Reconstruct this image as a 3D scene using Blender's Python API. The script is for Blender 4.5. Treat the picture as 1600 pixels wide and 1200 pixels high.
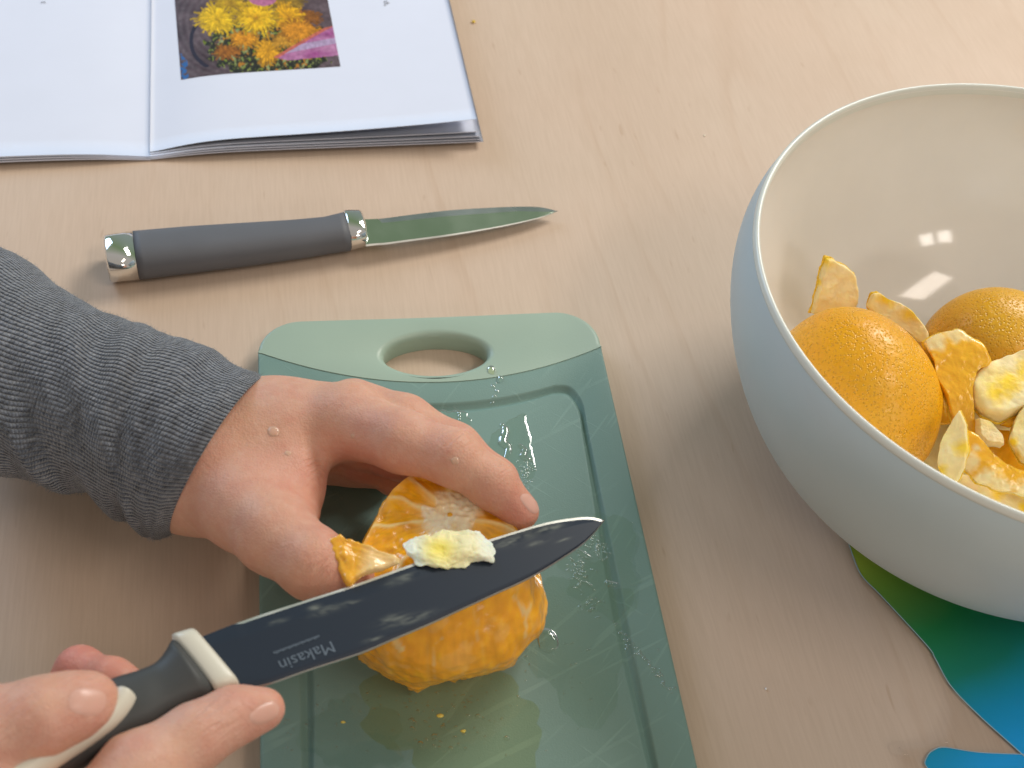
import bpy, math, random
import numpy as np
from mathutils import Vector, Matrix, noise as mnoise
from mathutils.bvhtree import BVHTree
random.seed(7); RNG = np.random.default_rng(7)
S = bpy.context.scene
for o in list(bpy.data.objects): bpy.data.objects.remove(o)
C = S.collection

# ------------------------------------------------------------------ camera
CH = 0.40; FPX = 2000.0; PITCH = math.radians(49.82); ROLL = math.radians(7.79)
F_ = np.array([0, math.cos(PITCH), -math.sin(PITCH)]); R_ = np.array([1., 0, 0]); U_ = np.cross(R_, F_)
R2 = R_*math.cos(ROLL)+U_*math.sin(ROLL); U2 = -R_*math.sin(ROLL)+U_*math.cos(ROLL)
cd = bpy.data.cameras.new('camera'); cam = bpy.data.objects.new('camera', cd); C.objects.link(cam)
M = Matrix(((R2[0], U2[0], -F_[0], 0), (R2[1], U2[1], -F_[1], 0), (R2[2], U2[2], -F_[2], CH), (0, 0, 0, 1)))
cam.matrix_world = M
cd.sensor_width = 36; cd.lens = FPX/1600*36; cd.clip_start = 0.01; cd.clip_end = 50
cd.dof.use_dof = True; cd.dof.focus_distance = 0.475; cd.dof.aperture_fstop = 16.0
S.camera = cam
# ------------------------------------------------------------------ world and light
w = bpy.data.worlds.new("World"); S.world = w; w.use_nodes = True
nt = w.node_tree; nt.nodes.clear()
wo = nt.nodes.new('ShaderNodeOutputWorld'); bg = nt.nodes.new('ShaderNodeBackground')
tc = nt.nodes.new('ShaderNodeTexCoord'); sx = nt.nodes.new('ShaderNodeSeparateXYZ')
nt.links.new(tc.outputs['Generated'], sx.inputs[0])
cr = nt.nodes.new('ShaderNodeValToRGB')                 # the room: warm behind the camera, green daylight from the garden side
mr = nt.nodes.new('ShaderNodeMapRange'); mr.inputs[1].default_value = -1; mr.inputs[2].default_value = 1
nt.links.new(sx.outputs['Y'], mr.inputs[0]); nt.links.new(mr.outputs[0], cr.inputs[0])
e = cr.color_ramp.elements
e[0].position = 0.0; e[0].color = (0.46, 0.41, 0.36, 1); e[1].position = 1.0; e[1].color = (0.30, 0.36, 0.34, 1)
k = e.new(0.55); k.color = (0.50, 0.47, 0.44, 1); k = e.new(0.80); k.color = (0.21, 0.29, 0.16, 1)
nt.links.new(cr.outputs[0], bg.inputs[0]); bg.inputs[1].default_value = 0.76
nt.links.new(bg.outputs[0], wo.inputs[0])
def area(name, loc, target, sx_, sy_, power, col, roll=0.0):
    l = bpy.data.lights.new(name, 'AREA'); l.shape = 'RECTANGLE'; l.size = sx_; l.size_y = sy_; l.energy = power; l.color = col
    o = bpy.data.objects.new(name, l); C.objects.link(o); o.location = loc
    q = (Vector(target)-Vector(loc)).to_track_quat('-Z', 'Y'); o.rotation_euler = (q @ Matrix.Rotation(roll, 3, 'Z').to_quaternion()).to_euler(); return o
area('window_light', (0.95, 1.65, 1.35), (0, 0.35, 0), 1.0, 0.45, 27, (1.0, 0.95, 0.89))
area('side_window_light', (-1.5, 1.5, 0.95), (0, 0.35, 0), 0.9, 0.8, 14, (0.50, 0.70, 1.0))
area('rear_window_light', (1.39, -1.10, 1.06), (0.17, 0.42, 0.03), 0.19, 0.24, 1.5, (1.0, 0.93, 0.84))
area('rear_window_light', (1.17, -1.26, 1.06), (0.17, 0.42, 0.03), 0.19, 0.24, 1.5, (1.0, 0.93, 0.84))
area('ceiling_light', (1.18, -0.22, 1.80), (0.17, 0.41, 0.02), 0.85, 0.28, 6.5, (1.0, 0.88, 0.76), roll=0.32)
vs = S.view_settings; vs.view_transform = 'Standard'; vs.look = 'None'; vs.gamma = 1; vs.exposure = 0.16
S.render.engine = 'CYCLES'
S.cycles.max_bounces = 8; S.cycles.transparent_max_bounces = 12

# ------------------------------------------------------------------ geometry helpers
def ray(px, py): return F_ + (px-800)/FPX*R2 - (py-600)/FPX*U2
def P(px, py, zc):
    """point of the place seen at photo pixel px, py that lies zc centimetres above the table"""
    d = ray(px, py); t = (CH-zc*0.01)/-d[2]
    return np.array([d[0]*t, d[1]*t, zc*0.01])
def Pn(px, py, c, n):
    d = ray(px, py); o = np.array([0, 0, CH]); t = np.dot(np.asarray(c)-o, n)/np.dot(d, n)
    return o+d*t
def project(p):
    d = p-np.array([0, 0, CH]); z = d@F_; return 800+FPX*(d@R2)/z, 600-FPX*(d@U2)/z
def nrm(v): v = np.asarray(v, float); return v/np.linalg.norm(v)
def empty(name, label, cat, loc=(0, 0, 0), group=None):
    o = bpy.data.objects.new(name, None); C.objects.link(o); o.location = tuple(loc)
    o.empty_display_size = 0.01
    o['label'] = label; o['category'] = cat
    if group: o['group'] = group
    return o
def tag(o, label=None, cat=None, group=None, kind=None):
    if label: o['label'] = label
    if cat: o['category'] = cat
    if group: o['group'] = group
    if kind: o['kind'] = kind
    return o
def wloc(o):
    l = np.array(o.location)
    while o.parent: o = o.parent; l = l+np.array(o.location)
    return l
def mk(name, verts, faces, mat, parent=None, origin=None, smooth=True, col=None, uv=None, colname='Col', sharp=None):
    verts = np.asarray(verts, float)
    base = wloc(parent) if parent is not None else np.zeros(3)
    if origin is None: origin = base if parent is not None else np.zeros(3)
    origin = np.asarray(origin, float)
    me = bpy.data.meshes.new(name)
    me.from_pydata((verts-origin).tolist(), [], [tuple(int(i) for i in f) for f in faces])
    me.update()
    if smooth: me.polygons.foreach_set('use_smooth', [True]*len(me.polygons))
    if sharp: me.set_sharp_from_angle(angle=math.radians(sharp))
    if col is not None:
        a = me.color_attributes.new(colname, 'FLOAT_COLOR', 'POINT')
        c = np.ones((len(verts), 4)); c[:, :3] = col; a.data.foreach_set('color', c.ravel())
    if uv is not None:
        ul = me.uv_layers.new(name='UVMap'); idx = np.zeros(len(me.loops), int); me.loops.foreach_get('vertex_index', idx)
        ul.data.foreach_set('uv', np.asarray(uv)[idx].ravel())
    if mat is not None: me.materials.append(mat)
    o = bpy.data.objects.new(name, me); C.objects.link(o)
    o.location = tuple(origin-base)
    if parent is not None: o.parent = parent
    return o
def loft(rings, closed=True, cap0=False, cap1=False):
    """rings: list of (n,3) arrays"""
    n = len(rings[0]); V = np.concatenate(rings); Fc = []
    m = n if closed else n-1
    for a in range(len(rings)-1):
        for i in range(m):
            j = (i+1) % n
            Fc.append((a*n+i, a*n+j, (a+1)*n+j, (a+1)*n+i))
    if cap0: Fc.append(tuple(range(n-1, -1, -1)))
    if cap1: Fc.append(tuple(range((len(rings)-1)*n, len(rings)*n)))
    return V, Fc
def grid(Pg):
    a, b = Pg.shape[:2]; V = Pg.reshape(-1, 3); I = np.arange(a*b).reshape(a, b)
    q = np.stack([I[:-1, :-1], I[:-1, 1:], I[1:, 1:], I[1:, :-1]], -1).reshape(-1, 4)
    return V, q.tolist()
def catmull(pts, n, closed=False):
    pts = np.asarray(pts, float); N = len(pts); out = []
    segs = N if closed else N-1
    for s in np.linspace(0, segs, n, endpoint=not closed):
        i = min(int(s), segs-1); t = s-i
        g = (lambda k: pts[k % N]) if closed else (lambda k: pts[min(max(k, 0), N-1)])
        p0, p1, p2, p3 = g(i-1), g(i), g(i+1), g(i+2)
        out.append(0.5*((2*p1)+(-p0+p2)*t+(2*p0-5*p1+4*p2-p3)*t*t+(-p0+3*p1-3*p2+p3)*t**3))
    return np.array(out)
def vnoise(Pt, scale, seed=0, oct=3):
    return np.array([mnoise.fractal(Vector((p[0]*scale+seed*7.3, p[1]*scale-seed*3.1, p[2]*scale+seed*1.7)), 1.0, 2.0, oct) for p in Pt])

# ------------------------------------------------------------------ material helpers
class NT:
    def __init__(s, name):
        s.m = bpy.data.materials.new(name); s.m.use_nodes = True; s.t = s.m.node_tree; s.t.nodes.clear()
        s.out = s.t.nodes.new('ShaderNodeOutputMaterial')
    def n(s, typ, ins=None, **kw):
        nd = s.t.nodes.new(typ)
        for k_, v in kw.items(): setattr(nd, k_, v)
        for k_, v in (ins or {}).items():
            if hasattr(v, 'is_output') or isinstance(v, bpy.types.NodeSocket): s.t.links.new(v, nd.inputs[k_])
            else:
                if isinstance(v, tuple) and len(v) == 3 and nd.inputs[k_].type == 'RGBA': v = v+(1,)
                nd.inputs[k_].default_value = v
        return nd
    def math(s, op, a, b=0.0, c=None):
        ins = {0: a, 1: b}
        if c is not None: ins[2] = c
        return s.n('ShaderNodeMath', ins, operation=op).outputs[0]
    def noise(s, vec, scale, detail=3, rough=.5, dist=0.0):
        return s.n('ShaderNodeTexNoise', {'Vector': vec, 'Scale': scale, 'Detail': detail, 'Roughness': rough, 'Distortion': dist}).outputs[0]
    def ramp(s, fac, stops):
        nd = s.n('ShaderNodeValToRGB', {0: fac}); el = nd.color_ramp.elements
        while len(el) < len(stops): el.new(0.5)
        for q, (p, c) in zip(el, stops):
            q.position = p; q.color = (c, c, c, 1) if isinstance(c, (int, float)) else tuple(c)+(1,)
        return nd.outputs[0]
    def mix(s, fac, a, b, mode='MIX'):
        nd = s.n('ShaderNodeMix', data_type='RGBA', blend_type=mode)
        for idx, v in ((0, fac), (6, a), (7, b)):
            if isinstance(v, bpy.types.NodeSocket): s.t.links.new(v, nd.inputs[idx])
            else: nd.inputs[idx].default_value = (v if idx == 0 else (tuple(v)+(1,) if len(v) == 3 else v))
        return nd.outputs[2]
    def obj(s): return s.n('ShaderNodeTexCoord').outputs['Object']
    def mapped(s, vec, rot=0, scale=(1, 1, 1), loc=(0, 0, 0)):
        if rot: vec = s.n('ShaderNodeMapping', {'Vector': vec, 'Rotation': (0, 0, rot)}).outputs[0]
        return s.n('ShaderNodeMapping', {'Vector': vec, 'Scale': scale, 'Location': loc}).outputs[0]
    def bump(s, h, strength, dist, nrm_=None):
        ins = {'Height': h, 'Strength': strength, 'Distance': dist}
        if nrm_ is not None: ins['Normal'] = nrm_
        return s.n('ShaderNodeBump', ins).outputs[0]
    def attr(s, name='Col'): return s.n('ShaderNodeAttribute', attribute_name=name).outputs['Color']
    def principled(s, **kw):
        ins = {}
        names = {'base': 'Base Color', 'rough': 'Roughness', 'metal': 'Metallic', 'normal': 'Normal', 'sss': 'Subsurface Weight', 'sssr': 'Subsurface Radius',
                 'ssss': 'Subsurface Scale', 'spec': 'Specular IOR Level', 'coat': 'Coat Weight', 'coatr': 'Coat Roughness', 'sheen': 'Sheen Weight', 'alpha': 'Alpha',
                 'trans': 'Transmission Weight', 'ior': 'IOR', 'sheenr': 'Sheen Roughness'}
        for k_, v in kw.items(): ins[names[k_]] = v
        b = s.n('ShaderNodeBsdfPrincipled', ins); s.t.links.new(b.outputs[0], s.out.inputs[0]); return b

BA = math.radians(13.36)     # direction of the board and of the wood grain
def m_wood():
    t = NT('maple_laminate'); o = t.obj()
    g = t.mapped(o, rot=-BA-0.03)
    warp = t.noise(t.mapped(g, scale=(5, 1.6, 1)), 1.0, 2, .5)
    sp = t.n('ShaderNodeSeparateXYZ', {0: g})
    x = t.math('ADD', t.math('MULTIPLY', sp.outputs[0], 34.0), t.math('MULTIPLY', warp, 6.5))
    x = t.math('ADD', x, t.math('MULTIPLY', t.noise(t.mapped(g, scale=(40, 9, 1)), 1.0, 2), 0.35))
    fr = t.math('FRACT', x)
    line = t.ramp(fr, [(0.0, 0.0), (0.80, 0.0), (0.96, 1.0), (1.0, 0.0)])
    lmask = t.ramp(t.noise(t.mapped(g, scale=(24, 4, 1), loc=(3, 1, 0)), 1.0, 2), [(0.42, 0.0), (0.66, 1.0)])
    line = t.math('MULTIPLY', line, lmask)
    band = t.noise(t.mapped(g, scale=(16, 1.2, 1), loc=(5, 2, 0)), 1.0, 3)
    fine = t.noise(t.mapped(g, scale=(900, 45, 1)), 1.0, 3, .6)
    blot = t.noise(o, 9.0, 2)
    c = t.mix(band, (0.585, 0.440, 0.330), (0.665, 0.525, 0.412))
    c = t.mix(t.ramp(blot, [(0.35, 0.0), (0.7, 0.5)]), c, (0.655, 0.485, 0.37))
    c = t.mix(t.math('MULTIPLY', line, 0.15), c, (0.42, 0.235, 0.12))
    c = t.mix(t.ramp(fine, [(0.35, 0.16), (0.62, 0.0)]), c, (0.42, 0.29, 0.19))
    fleck = t.ramp(t.noise(t.mapped(g, scale=(300, 55, 1)), 1.0, 1), [(0.73, 0.0), (0.80, 0.28)])
    c = t.mix(fleck, c, (0.40, 0.24, 0.14))
    sm = t.noise(o, 22.0, 3, .6)
    t.principled(base=c, rough=t.ramp(sm, [(0.3, 0.46), (0.7, 0.58)]), spec=0.32, normal=t.bump(t.noise(o, 1600, 2), 0.12, 0.0002)); return t.m
def m_plain(name, col, rough=.5, metal=0, spec=.5, nscale=300, bs=.1, bd=.0002, var=.06, **kw):
    t = NT(name); o = t.obj()
    n1 = t.noise(o, 40, 3); c = t.mix(t.ramp(n1, [(0.3, 0.0), (0.7, 1.0)]), tuple(x*(1-var) for x in col), tuple(min(1, x*(1+var)) for x in col))
    t.principled(base=c, rough=rough, metal=metal, spec=spec, normal=t.bump(t.noise(o, nscale, 2), bs, bd), **kw); return t.m
def m_board():
    t = NT('board_plastic'); o = t.obj()
    c = t.mix(t.noise(o, 14, 3), (0.165, 0.272, 0.240), (0.195, 0.312, 0.278))
    scr = None
    for k_, (rot, sc, th) in enumerate(((-0.9, 1.0, .69), (-1.15, 1.3, .70), (-.65, .8, .70), (.5, 1.1, .73))):
        v = t.mapped(o, rot=rot, scale=(16*sc, 420*sc, 1), loc=(k_*3.3, k_, 0))
        q = t.ramp(t.noise(v, 1.0, 0), [(th, 0.0), (th+.03, 1.0)])
        q = t.math('MULTIPLY', q, t.ramp(t.noise(o, 30+9*k_, 2), [(0.47, 0.0), (0.62, 1.0)]))
        scr = q if scr is None else t.math('MAXIMUM', scr, q)
    c = t.mix(t.math('MULTIPLY', scr, 0.20), c, (0.32, 0.48, 0.42))
    gr = t.noise(o, 1800, 2)
    b = t.bump(gr, 0.35, 0.0002); b = t.bump(scr, 0.25, 0.0002, b)
    t.principled(base=c, rough=t.ramp(t.noise(o, 35, 3), [(0.35, 0.46), (0.65, 0.56)]), spec=0.42, normal=b); return t.m
def m_skin():
    t = NT('skin'); o = t.obj(); a = t.attr()
    c = t.mix(t.ramp(t.noise(o, 120, 4, .6), [(0.35, 0.0), (0.65, 0.50)]), a, (0.56, 0.235, 0.165))
    c = t.mix(t.ramp(t.noise(o, 42, 3, .6), [(0.45, 0.0), (0.70, 0.45)]), c, (0.66, 0.38, 0.24))
    c = t.mix(t.ramp(t.noise(o, 340, 3, .6), [(0.50, 0.0), (0.72, 0.18)]), c, (0.74, 0.50, 0.40))
    vo = t.n('ShaderNodeTexVoronoi', {'Vector': o, 'Scale': 1500.0}).outputs[0]
    h = t.math('ADD', t.math('MULTIPLY', vo, .5), t.noise(o, 500, 4, .6))
    b = t.bump(h, 0.50, 0.0004)
    wr = t.attr('wr'); wn = t.noise(t.mapped(o, rot=.62, scale=(780, 120, 220)), 1.0, 1, .5)
    b = t.bump(t.math('MULTIPLY', t.ramp(wn, [(0.34, 0.0), (0.56, 1.0)]), wr), 0.6, 0.0006, b)
    b = t.bump(t.noise(o, 100, 4, .6), 0.32, 0.0012, b)
    t.principled(base=c, rough=t.ramp(t.noise(o, 200, 3), [(0.3, 0.48), (0.7, 0.62)]), spec=.40, sss=.25, sssr=(1, .32, .16), ssss=.006, normal=b); return t.m
def m_vcol(name, rough=.4, sss=0.0, ssss=.004, nsc=400, bs=.4, bd=.0004, spec=.5, var=0.0, vcolor=(1, 1, 1), coat=0.0, noise2=None):
    t = NT(name); o = t.obj(); c = t.attr()
    if var: c = t.mix(t.ramp(t.noise(o, nsc*.35, 3, .6), [(0.4, 0.0), (0.7, var)]), c, vcolor)
    b = t.bump(t.noise(o, nsc, 3, .6), bs, bd)
    if noise2: b = t.bump(t.n('ShaderNodeTexVoronoi', {'Vector': o, 'Scale': noise2[0]}).outputs[0], noise2[1], noise2[2], b)
    t.principled(base=c, rough=rough, spec=spec, sss=sss, sssr=(1, .5, .2), ssss=ssss, normal=b, coat=coat, coatr=.12); return t.m
def m_peel():
    t = NT('orange_rind'); o = t.obj(); a = t.attr()
    v = t.n('ShaderNodeTexVoronoi', {'Vector': o, 'Scale': 900.0, 'Randomness': 1.0}).outputs[0]
    pit = t.ramp(v, [(0.0, 0.0), (0.45, 1.0)])
    c = t.mix(t.math('MULTIPLY', t.math('SUBTRACT', 1.0, pit), 0.5), a, (0.50, 0.26, 0.012))
    c = t.mix(t.ramp(t.noise(o, 70, 4, .6), [(0.42, 0.0), (0.7, 0.30)]), c, (0.72, 0.42, 0.012))
    b = t.bump(pit, 0.75, 0.0004); b = t.bump(t.noise(o, 330, 3), 0.6, 0.0007, b)
    t.principled(base=c, rough=t.ramp(t.noise(o, 160, 3), [(0.35, 0.26), (0.65, 0.42)]), spec=.55, sss=.12, sssr=(1, .5, .1), ssss=.003, normal=b); return t.m
def m_metal(name, col, rough):
    t = NT(name); o = t.obj()
    t.principled(base=col, metal=1.0, rough=t.ramp(t.noise(o, 60, 3), [(0.3, rough*.8), (0.7, rough*1.3)]),
                 normal=t.bump(t.noise(t.mapped(o, scale=(30, 900, 900)), 1.0, 2), 0.04, 0.0001)); return t.m
def m_wet(name, tint, rough=.03, scale=400, strength=.2, fmul=1.15):
    t = NT(name); o = t.obj()
    b = t.bump(t.noise(o, scale, 2), strength, 0.0003)
    fr = t.n('ShaderNodeFresnel', {'IOR': 1.36, 'Normal': b}).outputs[0]
    tr = t.n('ShaderNodeBsdfTransparent', {'Color': tint}); gl = t.n('ShaderNodeBsdfGlossy', {'Roughness': rough, 'Normal': b})
    mx = t.n('ShaderNodeMixShader', {0: t.math('MINIMUM', t.math('MULTIPLY', fr, fmul), 1.0)}); t.t.links.new(tr.outputs[0], mx.inputs[1]); t.t.links.new(gl.outputs[0], mx.inputs[2])
    t.t.links.new(mx.outputs[0], t.out.inputs[0]); return t.m
def m_knit():
    t = NT('grey_knit')
    uv = t.n('ShaderNodeTexCoord').outputs['UV']; o = t.obj()
    dis = t.n('ShaderNodeTexNoise', {'Vector': o, 'Scale': 55.0, 'Detail': 3.0}).outputs[1]
    dv = t.n('ShaderNodeVectorMath', {0: t.n('ShaderNodeVectorMath', {0: dis, 1: (0.5, 0.5, 0.5)}, operation='SUBTRACT').outputs[0], 1: (0.010, 0.018, 0)}, operation='MULTIPLY').outputs[0]
    uvw = t.n('ShaderNodeVectorMath', {0: uv, 1: dv}, operation='ADD').outputs[0]
    sp = t.n('ShaderNodeSeparateXYZ', {0: uvw})
    u = t.math('MULTIPLY', sp.outputs[0], 136.0); v = t.math('MULTIPLY', sp.outputs[1], 84.0)
    row = t.math('FLOOR', u); fu = t.math('FRACT', u)
    hu = t.math('SINE', t.math('MULTIPLY', fu, math.pi))
    wn = t.n('ShaderNodeTexWhiteNoise', {'W': row}, noise_dimensions='1D').outputs[0]
    fv = t.math('FRACT', t.math('ADD', t.math('ADD', v, t.math('MULTIPLY', wn, 3.0)), t.math('MULTIPLY', fu, .45)))
    hv = t.math('POWER', t.math('SINE', t.math('MULTIPLY', fv, math.pi)), 0.5)
    h = t.math('MULTIPLY', t.math('POWER', hu, .7), t.math('ADD', t.math('MULTIPLY', hv, .6), .4))
    fib = t.noise(t.mapped(o, rot=.6, scale=(1500, 500, 900)), 1.0, 3, .7)
    h2 = t.math('ADD', h, t.math('MULTIPLY', fib, .55))
    marl = t.noise(t.mapped(o, rot=.6, scale=(650, 260, 400)), 1.0, 3, .7)
    c = t.ramp(marl, [(0.30, (0.030, 0.035, 0.048)), (0.46, (0.085, 0.100, 0.135)), (0.58, (0.155, 0.175, 0.220)), (0.75, (0.31, 0.32, 0.35))])
    c = t.mix(t.ramp(h, [(0.16, 0.92), (0.62, 0.0)]), c, (0.014, 0.016, 0.022))
    c = t.mix(t.ramp(t.noise(o, 30, 3), [(0.4, 0.0), (0.7, 0.25)]), c, (0.10, 0.10, 0.10))
    b = t.bump(h2, 1.0, 0.0010)
    t.principled(base=c, rough=.95, spec=.15, normal=b, sheen=.6, sheenr=.5); return t.m

MAT = dict(
    wood=m_wood(), board=m_board(), handle=m_plain('board_soft_grip', (0.35, 0.455, 0.370), .42, nscale=900, bs=.15, var=.02),
    skin=m_skin(), nail=m_plain('nail', (0.66, 0.375, 0.30), .34, nscale=200, bs=.05, var=.04, sss=.2, ssss=.002, sssr=(1, .4, .3)),
    knit=m_knit(), dark=m_plain('cuff_shade_black', (0.02, 0.022, 0.028), .95, spec=.1),
    bowl_out=m_plain('bowl_blue_plastic', (0.52, 0.615, 0.65), .42, nscale=900, bs=.05, var=.02),
    bowl_in=m_plain('bowl_cream_glaze', (0.90, 0.88, 0.83), .09, nscale=60, bs=.05, bd=.0004, var=.02, spec=.6),
    bowl_rim=m_plain('bowl_rim_plastic', (0.74, 0.76, 0.70), .25, nscale=200, bs=.05, var=.02),
    paper=m_plain('paper', (0.73, 0.77, 0.90), .8, nscale=1200, bs=.08, var=.01, spec=.2),
    print=m_vcol('printed_ink', .55, nsc=1500, bs=.05, spec=.3), ink=m_plain('black_ink', (0.03, 0.03, 0.035), .6),
    chrome=m_metal('chrome', (0.80, 0.80, 0.78), .07), steel=m_metal('blade_steel', (0.60, 0.66, 0.58), .17), steel2=m_metal('blade_bevel', (0.50, 0.52, 0.53), .28),  # steel's faint green tint puts part of the foliage reflection into its colour
    grip=m_plain('grip_rubber', (0.130, 0.134, 0.150), .55, nscale=2500, bs=.12, var=.05, spec=.35),
    grip2=m_plain('dark_grip', (0.058, 0.060, 0.060), .50, nscale=2500, bs=.10, var=.06, spec=.35),
    cream=m_plain('cream_plastic', (0.66, 0.62, 0.52), .35, nscale=900, bs=.05, var=.02),
    coat=m_vcol('coated_blade', .42, nsc=900, bs=.05, bd=.0001, spec=.28), edge=m_metal('ground_edge', (0.62, 0.61, 0.57), .42),
    peel=m_peel(), pith=m_vcol('pith', .55, sss=.25, ssss=.003, nsc=380, bs=.5, bd=.0005, var=.35, vcolor=(0.86, 0.66, 0.30)),
    flesh=m_vcol('orange_flesh', .26, sss=.18, ssss=.006, nsc=260, bs=.45, bd=.0006, var=.30, vcolor=(0.95, 0.50, 0.03), coat=.30, noise2=(520.0, .16, .0004)),
    juice=m_wet('juice', (0.96, 0.98, 0.96, 1), .06, 300, .15), drop=m_wet('juice_drop', (0.985, 0.985, 0.96, 1), .02, 100, .05), yjuice=m_wet('yellow_juice', (0.98, 0.965, 0.84, 1)),
    skindrop=m_plain('drop_on_skin', (.66, .40, .29), .08, spec=.6, nscale=50, bs=.02, sss=.3, ssss=.004, sssr=(1, .4, .2)),
    film=m_wet('clear_film', (0.995, 0.995, 0.995, 1), .04, 25, .35, .5),
)

# ------------------------------------------------------------------ table
def tabletop():
    V, Fc = loft([np.array([[x, y, z] for x, y in ((-.9, -.6), (1.1, -.6), (1.1, 1.3), (-.9, 1.3))]) for z in (-.03, -.001, 0)], True, True, True)
    o = mk('tabletop', V, Fc, MAT['wood'], smooth=False); tag(o, kind='structure')
tabletop()

# ------------------------------------------------------------------ chopping board
BO = np.array([-0.0234*math.cos(BA)-0.3586*math.sin(BA), -0.0234*math.sin(BA)+0.3586*math.cos(BA), 0.0])
EU = np.array([math.cos(BA), math.sin(BA), 0]); EV = np.array([math.sin(BA), -math.cos(BA), 0])   # across, towards the viewer
BW, BL, BT = 0.1392, 0.262, 0.0100
def B(u, v, z=BT): return BO+EU*u+EV*v+np.array([0, 0, z])
def BUV(px, py, z=BT):
    d = P(px, py, z*100)-BO; return float(d@EU), float(d@EV)
def resample_by_angle(poly, c, angs):
    poly = np.asarray(poly); q = poly-c; out = []
    A = q; Bp = np.roll(q, -1, 0)
    for a in angs:
        d = np.array([math.cos(a), math.sin(a)])
        den = d[0]*(Bp-A)[:, 1]-d[1]*(Bp-A)[:, 0]; den = np.where(abs(den) < 1e-12, 1e-12, den)
        t = (A[:, 0]*(Bp-A)[:, 1]-A[:, 1]*(Bp-A)[:, 0])/den
        s = (A[:, 0]*d[1]-A[:, 1]*d[0])/den
        m = (t > 0) & (s >= -1e-9) & (s <= 1+1e-9)
        tt = t[m].max() if m.any() else out and np.linalg.norm(out[-1]-c)
        out.append(c+d*tt)
    return np.array(out)
def offset(loop, d):          # inwards for d>0 (loop counter-clockwise)
    tn = np.roll(loop, -1, 0)-np.roll(loop, 1, 0); tn /= (np.linalg.norm(tn, axis=1)[:, None]+1e-12)
    return loop+np.stack([-tn[:, 1], tn[:, 0]], 1)*d
def arc_pts(c, r, a0, a1, n=14): return [(c[0]+r*math.cos(a), c[1]+r*math.sin(a)) for a in np.linspace(a0, a1, n)]
root = empty('chopping_board', 'green plastic chopping board with a pale grip end, under the orange', 'chopping board', B(BW/2, BL/2, 0))
uvL = BUV(401, 550); uvM = BUV(680, 597); uvR = BUV(943, 541)
def arc_v(u, dz=0.0):
    (u0, v0), (u1, v1), (u2, v2) = (0, uvL[1]), uvM, (BW, uvR[1])
    return dz+v0*(u-u1)*(u-u2)/((u0-u1)*(u0-u2))+v1*(u-u0)*(u-u2)/((u1-u0)*(u1-u2))+v2*(u-u0)*(u-u1)/((u2-u0)*(u2-u1))
rc = 0.0165
us = np.linspace(BW, 0, 60)
hp = arc_pts((rc, rc), rc, math.pi, 1.5*math.pi)+arc_pts((BW-rc, rc), rc, 1.5*math.pi, 2*math.pi)+[(u, arc_v(u)) for u in us]
bp = [(u, arc_v(u)) for u in us[::-1]]+arc_pts((BW-rc, BL-rc), rc, 0, .5*math.pi)+arc_pts((rc, BL-rc), rc, .5*math.pi, math.pi)
hc = np.array(BUV(681, 555))
h0, h1 = BUV(599, 553), BUV(763, 553); hr = (h1[0]-h0[0])/2; hv = (BUV(681, 583)[1]-BUV(681, 522)[1])/2
hc = np.array([(h0[0]+h1[0])/2, (BUV(681, 583)[1]+BUV(681, 522)[1])/2])
def angs_for(polys, c, n=500):
    a = list(np.linspace(-math.pi, math.pi, n, endpoint=False))
    for p in polys: a += [math.atan2(y-c[1], x-c[0]) for x, y in p]
    a = np.unique(np.round(a, 5)); return a
def chaikin(p, n=2):
    p = np.array(p)
    for _ in range(n):
        q = np.roll(p, -1, 0); p = np.stack([p*.75+q*.25, p*.25+q*.75], 1).reshape(-1, 2)
    return p
an = angs_for([hp], hc, 360); ho = resample_by_angle(hp, hc, an); hi = np.stack([hc[0]+hr*np.cos(an), hc[1]+hv*np.sin(an)], 1)
def R3(loop, z): return np.array([B(u, v, z) for u, v in loop])
rings = []
e_ = 0.0012
def toward(loop, c, d, seam=False):
    q = c-loop; q = q/np.linalg.norm(q, axis=1)[:, None]*d
    if seam: q = q*np.clip((np.abs(loop[:, 1]-np.array([arc_v(u) for u in loop[:, 0]]))-.0003)/.0008, 0, 1)[:, None]
    return loop+q
for d, z in ((.0006, .0), (0, .0008), (0, BT-e_), (.0003, BT-.0005), (.0008, BT-.0001), (.0014, BT+.0001), (.0022, BT+.0001)): rings.append(R3(toward(ho, hc, d, d < .002), z))
for d, z in ((.0030, BT+.0001), (.0018, BT-.0002), (.0008, BT-.0009), (.0002, BT-.0018), (0, BT-.003), (0, .001), (.0004, 0)): rings.append(R3(hi+(hi-hc)/np.linalg.norm(hi-hc, axis=1)[:, None]*d, z))
rings.append(rings[0]); V, Fc = loft(rings)
mk('grip_panel', V, Fc, MAT['handle'], root, sharp=24)
bc = np.array([BW/2, .15]); 
gin = 0.0128
gl_ = [BUV(905, 615), BUV(700, 640)]
def garc(u): return arc_v(u, 0.0105)
gp = [(u, garc(u)) for u in np.linspace(gin+.010, BW-gin-.010, 50)]
pr = (BW-gin-.010, garc(BW-gin-.010)); pl = (gin+.010, garc(gin+.010))
cornR = catmull([gp[-3], gp[-1], (BW-gin-.0035, pr[1]+.0012), (BW-gin, pr[1]+.009), (BW-gin, pr[1]+.02)], 40)[10:]
cornL = catmull([(gin, pl[1]+.02), (gin, pl[1]+.009), (gin+.0035, pl[1]+.0012), gp[0], gp[2]], 40)[:30]
gp = gp[:-1]+[tuple(p) for p in cornR]+arc_pts((BW-gin-.012, BL-.013-.012), .012, 0, .5*math.pi)+arc_pts((gin+.012, BL-.013-.012), .012, .5*math.pi, math.pi)+[tuple(p) for p in cornL]
an = angs_for([bp, gp], bc, 500); bo = resample_by_angle(bp, bc, an); go = resample_by_angle(gp, bc, an)
rings = []
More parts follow.
